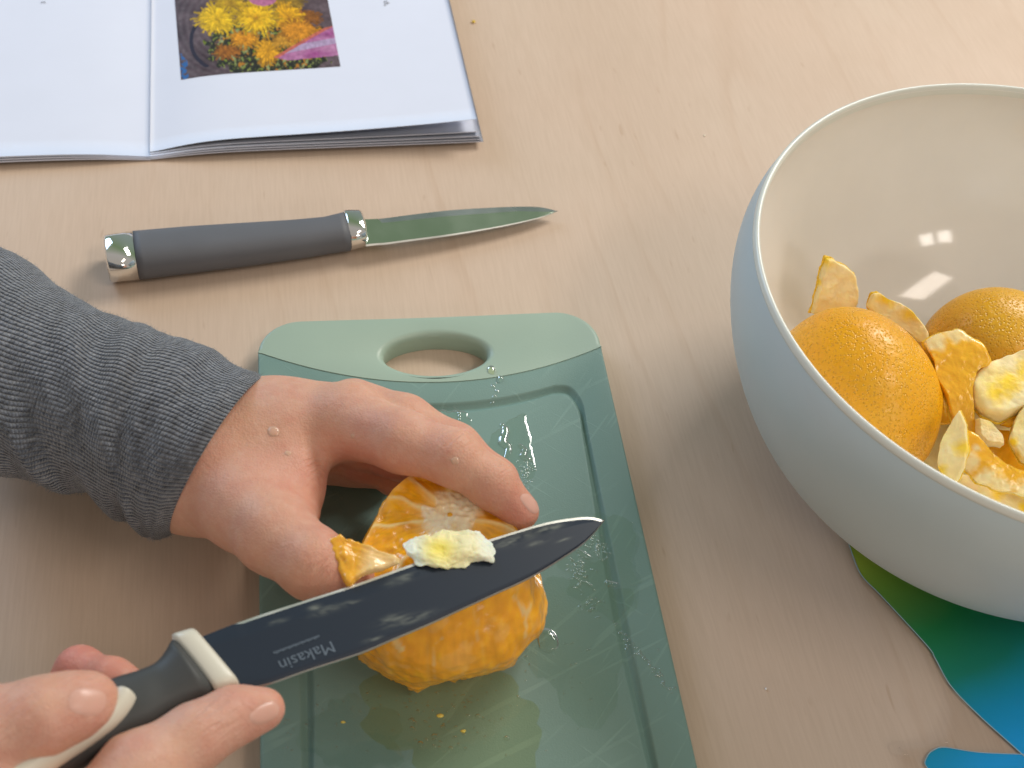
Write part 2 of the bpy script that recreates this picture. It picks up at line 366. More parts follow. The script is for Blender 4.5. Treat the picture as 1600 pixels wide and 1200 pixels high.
for d, z in ((.0006, .0), (0, .0008), (0, BT-e_), (.0003, BT-.0006), (.0008, BT-.0003), (.0014, BT-.0002), (.0020, BT-.0002)): rings.append(R3(toward(bo, bc, d, d < .002), z))
for d, z in ((-.0003, 0), (.0000, -.0001), (.0006, -.0007), (.0013, -.0018), (.0022, -.0022), (.0031, -.0018), (.0038, -.0007), (.0044, -.0001), (.0048, 0)):
    rings.append(R3(toward(go, bc, d*1.15), BT-.0002+z))
rings.append(R3(toward(go, bc, .0064), BT-.0002))
cl = np.array([bc*0.5+l*0.5 for l in go]); rings.append(R3(cl, BT-.0002)); V, Fc = loft(rings)
n_ = len(an); base_i = (len(rings)-1)*n_; V = np.vstack([V, B(bc[0], bc[1], BT-.0002)]); ci = len(V)-1
Fc += [(base_i+i, base_i+(i+1) % n_, ci) for i in range(n_)]
brd = mk('board_body', V, Fc, MAT['board'], root, sharp=40)

# ------------------------------------------------------------------ juice on the board
def blob_sheet(name, cx, cy, rx, ry, rot, hgt, seed, mat, zf=BT-.0002, n=40, rings_=7, wob=.35, label=None, group=None, cat='juice puddle', parent=None, frame=None):
    """a flat drop or puddle with a rounded rim; cx, cy, rx, ry in metres along the board frame"""
    fr = frame or (lambda a, b, z: B(a, b, z))
    an_ = np.linspace(0, 2*math.pi, n, endpoint=False); rr = []
    f_ = 1+wob*np.array([mnoise.noise(Vector((math.cos(a)*.9+seed*5.3, math.sin(a)*.9, seed*1.7)))*1.2+.35*mnoise.noise(Vector((math.cos(a)*3+seed*5.3, math.sin(a)*3, seed)))+.12*mnoise.noise(Vector((math.cos(a)*9+seed*5.3, math.sin(a)*9, seed))) for a in an_])
    for k_ in range(rings_+1):
        s = math.cos(k_/(rings_)*math.pi/2) if k_ < rings_ else 0.0
        z = hgt*math.sin(k_/rings_*math.pi/2)
        ring = []
        for a, ff in zip(an_, f_):
            x = rx*ff*s*math.cos(a); y = ry*ff*s*math.sin(a)
            ring.append(fr(cx+x*math.cos(rot)-y*math.sin(rot), cy+x*math.sin(rot)+y*math.cos(rot), zf+z))
        rr.append(np.array(ring))
    V, Fc = loft(rr)
    o = mk(name, V, Fc, mat, parent, origin=None if parent else V.mean(0))
    if label: tag(o, label, cat, group)
    return o
def px_blob(name, px, py, wpx, hpx, rotdeg, hgt, seed, mat, **kw):
    u, v = BUV(px, py); s = 0.00026
    return blob_sheet(name, u, v, wpx*s/2, hpx*s/2/0.77, math.radians(rotdeg), hgt, seed, mat, **kw)
PUD = [(800, 700, 70, 100, 10, 'wet juice patch beside the index finger with a white glint'),
       (950, 880, 130, 120, 40, 'wet juice patch beside the tip of the held knife'),
       (905, 985, 150, 190, 20, 'broad wet juice patch right of the peeled orange'),
       (700, 655, 60, 36, 0, 'small wet juice patch above the index knuckle'),
       (700, 1130, 190, 110, 5, 'yellowish juice puddle in front of the peeled orange'),
       (560, 1150, 130, 90, 30, 'faint wet smear at the left of the board front')]
for i, (x, y, a, b, r, lb) in enumerate(PUD):
    px_blob('juice_puddle', x, y, a, b, r, .00035, i+1, MAT['yjuice'] if 'yellowish' in lb else MAT['juice'], label=lb, group='juice puddles on the board', wob=.55, n=70, rings_=5)
# lots of little beads, too many to count
def beads(name, spots, mat, hmul=.45):
    VV, FF = [], []; off = 0
    for (u, v, r) in spots:
        k_ = 9; rr = []
        el = .7+.6*RNG.random(); ro = RNG.random()*3.1
        for q in range(4):
            s = math.cos(q/3*math.pi/2) if q < 3 else .001; z = r*hmul*math.sin(q/3*math.pi/2)
            a = np.linspace(0, 2*math.pi, k_, endpoint=False)
            x = r*s*np.cos(a)*el; y = r*s*np.sin(a)/el
            rr.append(np.array([B(u+x_*math.cos(ro)-y_*math.sin(ro), v+x_*math.sin(ro)+y_*math.cos(ro), BT-.0002+z) for x_, y_ in zip(x, y)]))
        V, Fc = loft(rr, True, False, True); VV.append(V); FF += [tuple(i+off for i in f) for f in Fc]; off += len(V)
    V = np.vstack(VV); o = mk(name, V, FF, mat, origin=V.mean(0)); return o
sp = []
for (x, y, sx_, sy_, n_, rr_) in ((825, 735, 14, 20, 60, .00045), (935, 855, 22, 16, 70, .0005), (905, 895, 18, 26, 80, .0005), (925, 940, 16, 20, 40, .0005), (815, 790, 26, 12, 14, .0005),
                                 (680, 1100, 70, 50, 60, .0005), (560, 1110, 60, 60, 26, .0004), (780, 1090, 60, 60, 30, .0004), (900, 1040, 60, 70, 34, .0004), (440, 1140, 22, 40, 20, .0004),
                                 (770, 600, 10, 30, 8, .0009), (1030, 1000, 12, 90, 16, .0005), (690, 1145, 60, 20, 24, .0008)):
    for k_ in range(n_):
        px, py = x+RNG.normal()*sx_*.6, y+RNG.normal()*sy_*.6
        u, v = BUV(px, py)
        if 0.004 < u < BW-.004 and v < BL-.01 and v > arc_v(u)+.002: sp.append((u, v, rr_*(.5+RNG.random()*.9)))
for k_ in range(46):
    f = k_/45; px = 958+f*170*.55+RNG.normal()*2; py = 975+f*105+RNG.normal()*3; u, v = BUV(px, py)
    if u < BW-.002: sp.append((u, v, .0004+.0004*RNG.random()))
tag(beads('juice_beads', sp, MAT['drop']), 'tiny glinting beads of juice scattered over the chopping board', 'juice beads', kind='stuff')
# raised streaks of juice that catch the window
def streak(pts, wd, seed, lb):
    c = catmull(pts, 26); V = []; uvs = [BUV(*q) for q in c]; rr = []
    for i, (u, v) in enumerate(uvs):
        t = np.array(uvs[min(i+1, 25)])-np.array(uvs[max(i-1, 0)]); t /= np.linalg.norm(t)+1e-9; nn = np.array([-t[1], t[0]])
        wv = wd*(.35+.65*math.sin(math.pi*(i+.3)/25.6))*(1+.5*mnoise.noise(Vector((i*.5, seed, 0))))
        rr.append(np.array([B(u+nn[0]*wv*math.cos(a), v+nn[1]*wv*math.cos(a), BT-.0001+wv*.55*math.sin(a)) for a in np.linspace(0, math.pi, 9)]))
    V, Fc = loft(rr, False); o = mk('juice_streak', V, Fc, MAT['drop'], origin=V.mean(0)); tag(o, lb, 'juice streak', 'bright juice streaks on the board'); return o
streak([(783, 662), (790, 672), (786, 690), (795, 700), (790, 715)], .0017, 1, 'bright white juice streak just above the index finger tip joint')
streak([(810, 694), (820, 703), (818, 714), (832, 719)], .0013, 2, 'short glinting juice streak right of the larger streak')
streak([(902, 858), (915, 868), (924, 870)], .0012, 3, 'glinting juice streak under the tip of the held knife')
streak([(946, 908), (955, 913), (966, 912)], .0013, 4, 'glinting juice streak beside the right groove of the board')
streak([(905, 908), (918, 912), (926, 918)], .0007, 5, 'glinting juice streak among the beads right of the orange')
streak([(845, 988), (858, 988), (868, 996)], .0007, 6, 'curved glinting juice drop right of the orange base')
streak([(708, 636), (717, 645), (718, 660)], .0006, 7, 'thin glinting juice line above the index knuckle')
for (x, y, w_, lb) in ((856, 1000, 26, 'round clear juice drop right of the orange base'), (768, 578, 14, 'yellow juice drop on the pale grip by the hole'), (782, 592, 10, 'small clear drop below the grip hole edge')):
    px_blob('juice_drop', x, y, w_, w_, 0, .0012, x, MAT['drop'] if 'clear' in lb else MAT['yjuice'], wob=.2, label=lb, cat='juice drop', zf=BT, n=24)

# ------------------------------------------------------------------ booklet
SP0 = P(235, 250, 0.05); e1 = nrm(P(750, 228, 0.05)-SP0); e2 = np.array([-e1[1], e1[0], 0]); EZ = np.array([0, 0, 1.])
book = empty('booklet', 'open white stapled booklet with a dandelion picture on its right page', 'booklet', SP0)
LEN = .21
def right_sheet(k_, W, lift, cut, edge):      # k_ 0 = lowest
    s = np.linspace(0, W, 60); prof = 0.0006+.0004*k_+lift*(1-np.exp(-(s/.020)**1.4))*(1-.25*s/W)+edge*(s/W)**2
    t = np.linspace(cut, LEN, 24); G = np.zeros((60, 24, 3))
    for j, tj in enumerate(t): G[:, j] = SP0+np.outer(s, e1)+e2*tj+np.outer(prof*(1-.12*(tj/LEN)), EZ)
    return G, s, prof
def left_sheet(k_, W, lift, cut):
    s = np.linspace(0, W, 50); prof = 0.0006+.0004*k_+lift*(1-np.exp(-(s/.022)**1.4))
    t = np.linspace(cut, LEN, 20); G = np.zeros((50, 20, 3))
    for j, tj in enumerate(t): G[:, j] = SP0-np.outer(s, e1*.999)+e2*(tj)+np.outer(prof, EZ)
    return G
def solid_sheet(name, G, th, mat, parent, label=None):
    V1, F1 = grid(G); V2 = V1-np.array([0, 0, th]); n = len(V1); a, b = G.shape[:2]; I = np.arange(n).reshape(a, b)
    Fc = list(F1)+[tuple(i+n for i in reversed(f)) for f in F1]
    edge = list(I[0, :])+list(I[1:, -1])+list(I[-1, -2::-1])+list(I[-2:0:-1, 0])
    for i in range(len(edge)): x, y = edge[i], edge[(i+1) % len(edge)]; Fc.append((x, y, y+n, x+n))
    o = mk(name, np.vstack([V1, V2]), Fc, mat, parent)
    if label: o['label'] = label
    return o
for k_, (W, lift, cut, edge) in enumerate(((.1555, .0030, 0.0, 0.0), (.1550, .0036, .0004, .0002), (.1545, .0041, .0010, .0008), (.1535, .0048, .0022, .0018))):
    G, s, prof = right_sheet(k_, W, lift, cut, edge); solid_sheet('page', G, .0005, MAT['paper'], book)
GT, s_top, p_top = G, s, prof
GT, s_top, p_top = right_sheet(4, .1520, .0062, .0032, .0070); solid_sheet('page', GT, .00022, MAT['paper'], book)
for k_, (lift, cut) in enumerate(((.0024, 0), (.0030, .0004), (.0036, .0009))): solid_sheet('page', left_sheet(k_, .148, lift, cut), .0007, MAT['paper'], book)
def page_pt(s, t, dz=.0001):
    z = np.interp(s, s_top, p_top)*(1-.12*t/LEN); return SP0+e1*s+e2*t+EZ*(z+dz)
def page_st(px, py):
    z = 1.0
    for _ in range(6):
        p = P(px, py, z)-SP0; s, t = p@e1, p@e2; z = (SP0[2]+np.interp(s, s_top, p_top)*(1-.12*t/LEN))*100
    return s, t
c00 = page_st(283, 125); c10 = page_st(532, 104); c01 = page_st(273, 0); c11 = page_st(512, 0)
NA, NB = 300, 190
A_, B_ = np.meshgrid(np.linspace(0, 1, NA), np.linspace(0, 1, NB), indexing='ij')
up = 1.45        # the print goes on above the frame
def lerp2(a, b):
    c = [np.array(q) for q in (c00, c10, c01, c11)]; b = b*up
    return (1-a)[..., None]*((1-b)[..., None]*c[0]+b[..., None]*c[2])+a[..., None]*((1-b)[..., None]*c[1]+b[..., None]*c[3])
ST = lerp2(A_, B_); Gp = np.array([[page_pt(s, t, .00012) for s, t in r] for r in ST])
# flat print: colours of the dandelion picture
X = 278+A_*246; Y = 116-B_*up*116
rg = np.random.default_rng(3)
def nz(sx_, sy_, seed=0, oct=3):
    return np.array([[mnoise.fractal(Vector((x*sx_+seed*9.1, y*sy_+seed*4.7, seed)), 1, 2, oct) for y in Y[0]] for x in X[:, 0]])
img = np.zeros((NA, NB, 3)); n1 = nz(.02, .06, 1); n2 = nz(.09, .09, 2, 4); n3 = nz(.18, .18, 3, 3)
img[:] = (.105, .072, .085); img += n1[..., None]*np.array([.05, .04, .045])
ring = np.hypot((X-410)*.62, (Y-40)); wood = (X < 352)
img[wood] += (np.sin(ring[wood]*.9)*.015)[:, None]
arc = (np.abs(np.hypot((X-345)*.9, (Y-68))-42) < 2.6) & (X < 322) & (Y > 42) & (Y < 104); img[arc] = (.02, .015, .035)
green = (((X-425)/100)**2+((Y-78)/46)**2+n2*.5 < 1)
img[green] = np.array([.045, .045, .022])+np.clip(n2[green], -.2, 1)[:, None]*np.array([.12, .11, .03])
lf = green & (n3 > .22); img[lf] = np.array([.20, .24, .07])+n2[lf][:, None]*.12
dk = green & (n3 < -.28); img[dk] = (.02, .02, .012)
og = green & (n2 > .32) & (n3 < .15); img[og] = (.48, .20, .02)
def flower(cx, cy, rx, ry, col, tip, npet, seed):
    rs = np.random.default_rng(seed)
    for lay, (sc, br) in enumerate(((1.0, .62), (.80, .85), (.58, 1.0), (.36, .92), (.2, .75))):
        npt = int(npet*(1-.12*lay)); ln = .72+.34*rs.random(npt); tint = .65+.5*rs.random(npt)
        dx = (X-cx+n2*4)/(rx*sc*1.08); dy = (Y-cy+n3*2)/(ry*sc*1.08); r = np.hypot(dx, dy); a = (np.arctan2(dy, dx)/(2*math.pi)+.5+lay*.13)*npt
        k_ = np.floor(a).astype(int) % npt; fr = np.abs(a-np.floor(a)-.5)*2
        m = (r < ln[k_]) & (fr < 1-.55*np.clip((r-.45)/.6, 0, 1)) & ((fr < .93) | (r < .3))
        c = (np.array(col)*(1-np.clip(r, 0, 1))[..., None]+np.array(tip)*np.clip(r, 0, 1)[..., None])*(br*tint[k_]*(1-.35*fr))[..., None]*1.15
        img[m] = c[m]
for q in ((455, 2, 36, 20, (.30, .16, .02), (.42, .26, .03), 26, 1), (480, 32, 34, 16, (.26, .09, .015), (.36, .13, .02), 24, 2), (352, 84, 24, 12, (.40, .12, .01), (.42, .16, .02), 18, 3), (380, 66, 26, 13, (.75, .25, .01), (.85, .38, .02), 24, 4),
          (366, 8, 30, 14, (.45, .26, .02), (.60, .36, .02), 20, 5), (455, 30, 26, 26, (.80, .34, .01), (.90, .48, .01), 28, 6), (415, 86, 22, 24, (.80, .36, .01), (.85, .42, .02), 20, 7),
          (445, 70, 22, 14, (.60, .28, .03), (.68, .34, .03), 20, 8), (470, 54, 34, 20, (.90, .36, .02), (.75, .30, .02), 30, 9), (342, 34, 36, 26, (.92, .52, .01), (.95, .62, .02), 34, 10), (404, 32, 38, 30, (.90, .36, .01), (.98, .66, .02), 40, 11)):
    flower(*q)
hand = (Y > 62-(X-420)*.22+8) & (Y < 103-(X-420)*.05) & (X > 422+6*np.sin(Y*.3)) & (Y-88 < (X-415)*.25+6) & (Y > 92-(X-430)*.52)
img[hand] = np.array([.42, .15, .33])+np.clip(n1[hand], -1, 1)[:, None]*.12; hl = hand & (np.abs(Y-(86-(X-440)*.16)) < 5); img[hl] = (.45, .33, .52)
hedge = hand & (Y < 97-(X-430)*.52); img[hedge] = (.55, .14, .10)
top = ((X-418)/24)**2+((Y+2)/15)**2 < 1; img[top] = (.48, .16, .30)
bl = (X < 290) & (Y > 78+(X-280)*1.5) & (n3 > -.1); img[bl] = (.02, .12, .36)
img *= (.92+n3*.30)[..., None]; img = np.clip(img, .01, 1)
V, Fc = grid(Gp); mk('printed_picture', V, Fc, MAT['print'], book, col=img.reshape(-1, 3))
def text_obj(name, body, size, to_world, mat, parent, ext=0.0):
    cu = bpy.data.curves.new(name, 'FONT'); cu.body = body; cu.size = size; cu.resolution_u = 3
    o = bpy.data.objects.new(name, cu); C.objects.link(o); dg = bpy.context.evaluated_depsgraph_get()
    me = bpy.data.meshes.new_from_object(o.evaluated_get(dg)); V = np.array([v.co[:] for v in me.vertices]); Fc = [tuple(p.vertices) for p in me.polygons]
    bpy.data.objects.remove(o); bpy.data.curves.remove(cu)
    return mk(name, np.array([to_world(a, b) for a, b, _ in V]), Fc, mat, parent, smooth=False)
s0, t0 = page_st(603, 8)
text_obj('printed_text', 'ch,', .0042, lambda a, b: page_pt(s0+b-.0008, t0-a+.0040, .0001), MAT['ink'], book)
sl, tl = (P(64, 3, .6)-SP0)@e1, (P(64, 3, .6)-SP0)@e2
text_obj('printed_text', 't', .0042, lambda a, b: SP0+e1*(sl+b)+e2*(tl-a+.0008)+EZ*.0052, MAT['ink'], book)

# ------------------------------------------------------------------ paring knife on the table
kn0, kn1 = P(165, 400, 1.0), P(871, 330, .35)
ka = nrm((kn1-kn0)*np.array([1, 1, 0])); kb = np.array([-ka[1], ka[0], 0]); KL = np.linalg.norm((kn1-kn0)[:2])
knife = empty('paring_knife', 'paring knife lying on the table with grey grip and shiny steel end cap', 'knife', kn0*np.array([1, 1, 0]))
def kst(px, py, z):
    d = P(px, py, z)-kn0; return float(d@ka), float(d@kb)
def section(s, c, w_, h_, zc, n=28, pw=2.5):
    a = np.linspace(0, 2*math.pi, n, endpoint=False); x = np.sign(np.cos(a))*np.abs(np.cos(a))**(2/pw)*w_/2; z = np.sign(np.sin(a))*np.abs(np.sin(a))**(2/pw)*h_/2
    return np.array([kn0*np.array([1, 1, 0])+ka*s+kb*(c+x_)+EZ*(zc+z_) for x_, z_ in zip(x, z)])
def tube(name, st, mat, cap=True, pw=2.5, par=knife):
    rr = [section(*q, pw=pw) for q in st]; V, Fc = loft(rr, True, cap, cap); return mk(name, V, Fc, mat, par)
sc0 = kst(212, 400, 1.0)[0]; sg1 = kst(545, 368, 1.0)[0]; scol = kst(573, 366, .9)[0]
print('knife', KL, sc0, sg1, scol, e1, e2)
W0, H0 = .0222, .0165
tube('end_cap', [(0.0012, 0, W0*.80, H0*.76, H0/2), (0.0003, 0, W0*.90, H0*.9, H0/2), (0.0012, 0, W0*.97, H0*.98, H0/2), (sc0, 0, W0, H0, H0/2)], MAT['chrome'])
def grip_st():
    out = []
    for f in np.linspace(0, 1, 30):
        s = sc0+.0002+(sg1-sc0)*f
        w_ = np.interp(f, [0, .25, .5, .75, .9, 1], [.0222, .0215, .0200, .0178, .0166, .0185])
        c = np.interp(f, [0, .25, .5, .75, .9, 1], [0, -.0004, -.0012, -.0018, -.0016, -.0006])
        out.append((s, c, w_, np.interp(f, [0, 1], [H0, .0135]), H0/2-.0006*f))
    return out
tube('grip', grip_st(), MAT['grip'])
tube('collar', [(sg1+.0001, .0000, .0182, .0136, .0078), (sg1+.0008, .0000, .0190, .0142, .0078), (scol-.0012, .0002, .0182, .0128, .0078), (scol, .0003, .0166, .0112, .0078)], MAT['chrome'])
# blade as planar sheet tilted slightly, built from its outline
zb0, zb1 = .0080, .0040
def kbp(s, c, dz=0.0):
    f = (s-scol)/(KL-scol); return kn0*np.array([1, 1, 0])+ka*s+kb*c+EZ*(zb0+(zb1-zb0)*f+dz)
def kbs(px, py):
    z = .7
    for _ in range(5):
        d = P(px, py, z)-kn0; s = float(d@ka); f = (s-scol)/(KL-scol); z = (zb0+(zb1-zb0)*f)*100
    return s, float(d@kb)
topE = [kbs(*q) for q in ((566, 343), (590, 342), (603, 341), (640, 336), (700, 329), (760, 325), (810, 323), (845, 324), (872, 330))]
botE = [kbs(*q) for q in ((572, 385), (590, 383), (603, 382), (640, 377), (700, 369), (760, 359), (810, 349), (845, 340), (872, 330))]
T = catmull(topE, 60); Bt = catmull(botE, 60)
def strip(name, f0, f1, z0, z1, mat):
    G = np.zeros((60, 4, 3))
    for i in range(60):
        for j, q in enumerate(np.linspace(0, 1, 4)):
            f = f0[i]+(f1[i]-f0[i])*q; p = T[i]*(1-f)+Bt[i]*f; G[i, j] = kbp(p[0], p[1], z0[i]+(z1[i]-z0[i])*q)
    V, Fc = grid(G); return mk(name, V, Fc, mat, knife)
i_ = np.arange(60)/59; thk = .0009*(1-i_*.75); sw = np.interp(i_, [0, .12, .2, .75, .93, 1], [.05, .05, .20, .30, .55, .9])
strip('blade', sw, .955+0*i_, thk, thk*.55, MAT['steel']); strip('blade_bevel', 0*i_, sw, thk*.1, thk, MAT['steel2'])
strip('cutting_edge', .955+0*i_, 1+0*i_, thk*.55, 0*i_, MAT['edge'])
strip('blade_back', 0*i_, 1+0*i_, -thk*.5, 0*i_-.00002, MAT['steel'])

# ------------------------------------------------------------------ bowl on its placemat
BC = np.array([.1874, .3352]); RB = .1106; HB = .100; Z0 = .0012
bowl = empty('mixing_bowl', 'large plastic bowl, pale blue outside and cream inside, holding orange peel', 'bowl', (BC[0], BC[1], Z0))
def lathe(name, prof, mat, n=160):
    a = np.linspace(0, 2*math.pi, n, endpoint=False)
    rr = [np.stack([BC[0]+r*np.cos(a), BC[1]+r*np.sin(a), np.full(n, z)], 1) for r, z in prof]
    V, Fc = loft(rr); return mk(name, V, Fc, mat, bowl)
def outer(t): return .042+(RB-.042)*(1-(1-t)**2.4)**(1/2.4)+.008*t**2*(1-t**6)
tt = 1-(1-np.linspace(0, 1, 46))**1.5
op = [(.0001, Z0+.002), (.034, Z0+.002), (.036, Z0), (.041, Z0)]+[(outer(t), Z0+(HB-.002-Z0)*t) for t in tt[1:]]
lathe('bowl_shell', op+[(RB-.0012, HB-.002)], MAT['bowl_out'])
ip = [(max(.0001, (outer(t)-.0021)), Z0+.0045+(HB-Z0-.0063)*t) for t in tt]
ip = [(.0001, Z0+.0040), (.02, Z0+.0040), (.034, Z0+.0041)]+ip[1:]
lathe('bowl_lining', ip+[(RB-.0018, HB-.0015)], MAT['bowl_in'])
lathe('bowl_rim', [(RB-.0020, HB-.0045), (RB-.0021, HB-.0022), (RB-.0019, HB-.0006), (RB-.0015, HB), (RB-.0008, HB), (RB-.0001, HB-.0006), (RB+.0003, HB-.0018), (RB+.0003, HB-.0026), (RB-.0006, HB-.0032)], MAT['bowl_rim'])

placemat = empty('placemat', 'laminated placemat printed in green and blue under the blue bowl', 'placemat', P(1500, 1050, 0))
def flat_poly(name, pts, z, mat, parent, th=.0003):
    n = len(pts); T2 = np.array([P(x, y, z*100) for x, y in pts])
    if (T2[:, 0]*np.roll(T2[:, 1], -1)-np.roll(T2[:, 0], -1)*T2[:, 1]).sum() < 0: T2 = T2[::-1]
    B2 = T2-np.array([0, 0, th])
    if th == 0: return mk(name, T2, [tuple(range(n))], mat, parent, smooth=False)
    V = np.vstack([T2, B2]); Fc = [tuple(range(n)), tuple(range(2*n-1, n-1, -1))]+[(i, i+n, (i+1) % n+n, (i+1) % n) for i in range(n)]
    return mk(name, V, Fc, mat, parent, smooth=False)
def project(p):
    d = p-np.array([0, 0, CH]); z = d@F_; return 800+FPX*(d@R2)/z, 600-FPX*(d@U2)/z
def m_mat_print():
    a, b = P(1345, 880, 0), P(1590, 1150, 0); o0 = P(1500, 1050, 0); L = np.linalg.norm(b-a); u = (b-a)/L
    t = NT('placemat_gradient'); o = t.obj()
    f = t.n('ShaderNodeVectorMath', {0: o, 1: tuple(u/L)}, operation='DOT_PRODUCT').outputs['Value']
    f = t.math('ADD', f, float((o0-a)@u/L)); f = t.math('ADD', f, t.math('MULTIPLY', t.math('SUBTRACT', t.noise(o, 25, 2), .5), .16)); f = t.math('DIVIDE', f, 1.6)
    c = t.ramp(f, [(0, (.42, .56, .06)), (.10, (.22, .44, .06)), (.26, (.025, .32, .10)), (.42, (.01, .28, .20)), (.54, (.0, .36, .62)), (.66, (.0, .44, .95)), (1, (.0, .38, .92))])
    t.principled(base=c, rough=.3, spec=.5, normal=t.bump(t.noise(o, 60, 2), .04, .0005)); return t.m
def dense(pts, n): 
    pts = [np.array(p, float) for p in pts]; out = []
    for a, b in zip(pts, pts[1:]+pts[:1]):
        m = max(1, int(np.linalg.norm(b-a)/n)); out += [tuple(a+(b-a)*k_/m) for k_ in range(m)]
    return out
flat_poly('printed_sheet', dense([(1320, 780), (1326, 850), (1336, 872), (1346, 898), (1378, 932), (1448, 1008), (1462, 1030), (1486, 1072), (1530, 1118), (1590, 1172), (1640, 1215), (1900, 1330), (2100, 1000), (1900, 760), (1600, 700), (1400, 720)], 12), .0008, m_mat_print(), placemat)
flat_poly('printed_sheet', dense([(1445, 1192), (1452, 1177), (1466, 1169), (1480, 1168), (1530, 1176), (1600, 1179), (1760, 1190), (1760, 1300), (1520, 1300), (1452, 1203)], 10), .0008, bpy.data.materials['placemat_gradient'], placemat)
def film():
    pts = dense([(1310, 780), (1316, 850), (1325, 872), (1340, 905), (1380, 948), (1430, 1005), (1462, 1060), (1480, 1100), (1470, 1140), (1440, 1158), (1408, 1163), (1398, 1180), (1405, 1215), (1440, 1290), (1800, 1330), (1980, 1200), (1800, 780), (1400, 700)], 14)
    return flat_poly('clear_film', pts, .00125, MAT['film'], placemat, th=0)
film()
def ridge(name, pts, wd, mat, z=.10, parent=None, n=80):
    c = catmull(pts, n); rr = []
    for i, q in enumerate(c):
        p = P(q[0], q[1], z); t = nrm(P(*(c[min(i+1, n-1)]), z)-P(*(c[max(i-1, 0)]), z)); nn = np.array([-t[1], t[0], 0])
        rr.append(np.array([p+nn*wd*math.cos(a)+EZ*wd*.8*math.sin(a) for a in np.linspace(0, math.pi, 5)]))
    V, Fc = loft(rr, False); return mk(name, V, Fc, mat, parent)
edge_m = m_plain('cut_film_edge', (.45, .66, .74), .3, nscale=80)
ridge('sheet_edge', [(1322, 835), (1328, 855), (1345, 897), (1378, 932), (1448, 1008), (1462, 1030), (1486, 1072), (1530, 1118), (1590, 1172), (1625, 1205)], .00020, edge_m, parent=placemat)
ridge('sheet_edge', [(1452, 1203), (1445, 1192), (1452, 1177), (1466, 1168.5), (1480, 1168), (1530, 1175.5), (1600, 1178.5)], .00014, edge_m, parent=placemat, n=50)
# a raised crease of the film catches the light
def film_crease(pts, wd):
    c = catmull(pts, 16); rr = []
    for i, q in enumerate(c):
        p = P(q[0], q[1], .125); p2 = P(*(c[min(i+1, 15)]), .125)-P(*(c[max(i-1, 0)]), .125); t = nrm(p2); nn = np.array([-t[1], t[0], 0]); wv = wd*(.25+math.sin(math.pi*i/15))
        rr.append(np.array([p+nn*wv*math.cos(a)+EZ*wv*.5*math.sin(a) for a in np.linspace(0, math.pi, 7)]))
    V, Fc = loft(rr, False); mk('film_crease', V, Fc, MAT['film'], placemat)
film_crease([(1412, 1158), (1401, 1165), (1402, 1173), (1424, 1180)], .0013); film_crease([(1462, 1162), (1475, 1159), (1486, 1160)], .0004)

# ------------------------------------------------------------------ peel in the bowl
def frame_from(up_, fwd):
    z = nrm(up_); x = nrm(np.asarray(fwd, float)-np.dot(fwd, z)*z); return np.stack([x, np.cross(z, x), z], 1)
def half_shell(c, rx, ry, rz, up_, fwd, seed, label, col, cut=0.0):
    Fm = frame_from(up_, fwd); th = .004
    root_ = empty('orange_peel', label, 'orange peel', c, 'orange peel lying in the bowl')
    n, m = 90, 40; a = np.linspace(0, 2*math.pi, n, endpoint=False)
    def shell(off, j0=cut, amp=.02):
        rr = []
        for ph in np.linspace(1e-3, math.pi/2*1.04, m):
            q = np.stack([(rx-off)*np.sin(ph)*np.cos(a), (ry-off)*np.sin(ph)*np.sin(a), (rz-off)*np.full(n, math.cos(ph))], 1)
            if ph > 1.35: q[:, 2] += (ph-1.35)*.03*np.sin(a*3+seed)
            nz_ = np.array([mnoise.noise(Vector((x*24+seed, y*24, z*24))) for x, y, z in q]); q *= (1+amp*2.6*nz_)[:, None]
            rr.append(c+q@Fm.T)
        return rr
    o_ = shell(0); i_2 = shell(th)
    V, Fc = loft(o_, True, True, False)
    cc = np.tile(np.array(col), (len(V), 1)); nn = vnoise(V, 26, seed); cc = cc*(1+.16*nn[:, None]*np.array([.5, 1, 1])); g_ = np.clip(vnoise(V, 14, seed+3)*1.6, 0, 1)[:, None]; cc = cc*(1-g_*.45)+np.array([.62, .38, .010])*g_*.45
    mk('rind', V, Fc, MAT['peel'], root_, col=np.clip(cc, 0, 1))
    V, Fc = loft([o_[-1]]+i_2[::-1], True, False, True)
    mk('pith', V, Fc, MAT['pith'], root_, col=np.tile((.80, .62, .34), (len(V), 1))); return root_
cL = P(1330, 622, 3.4)
half_shell(cL, .0300, .0345, .0365, (-.25, .05, 1), (1, .75, 0), 3, 'large domed half of orange peel nearest the left wall of the bowl', (.86, .41, .006))
cR_ = P(1550, 560, 3.2)
half_shell(cR_, .0290, .0270, .0300, (.05, .30, 1), (1, .1, 0), 8, 'domed half of duller orange peel at the back of the bowl', (.74, .38, .008))
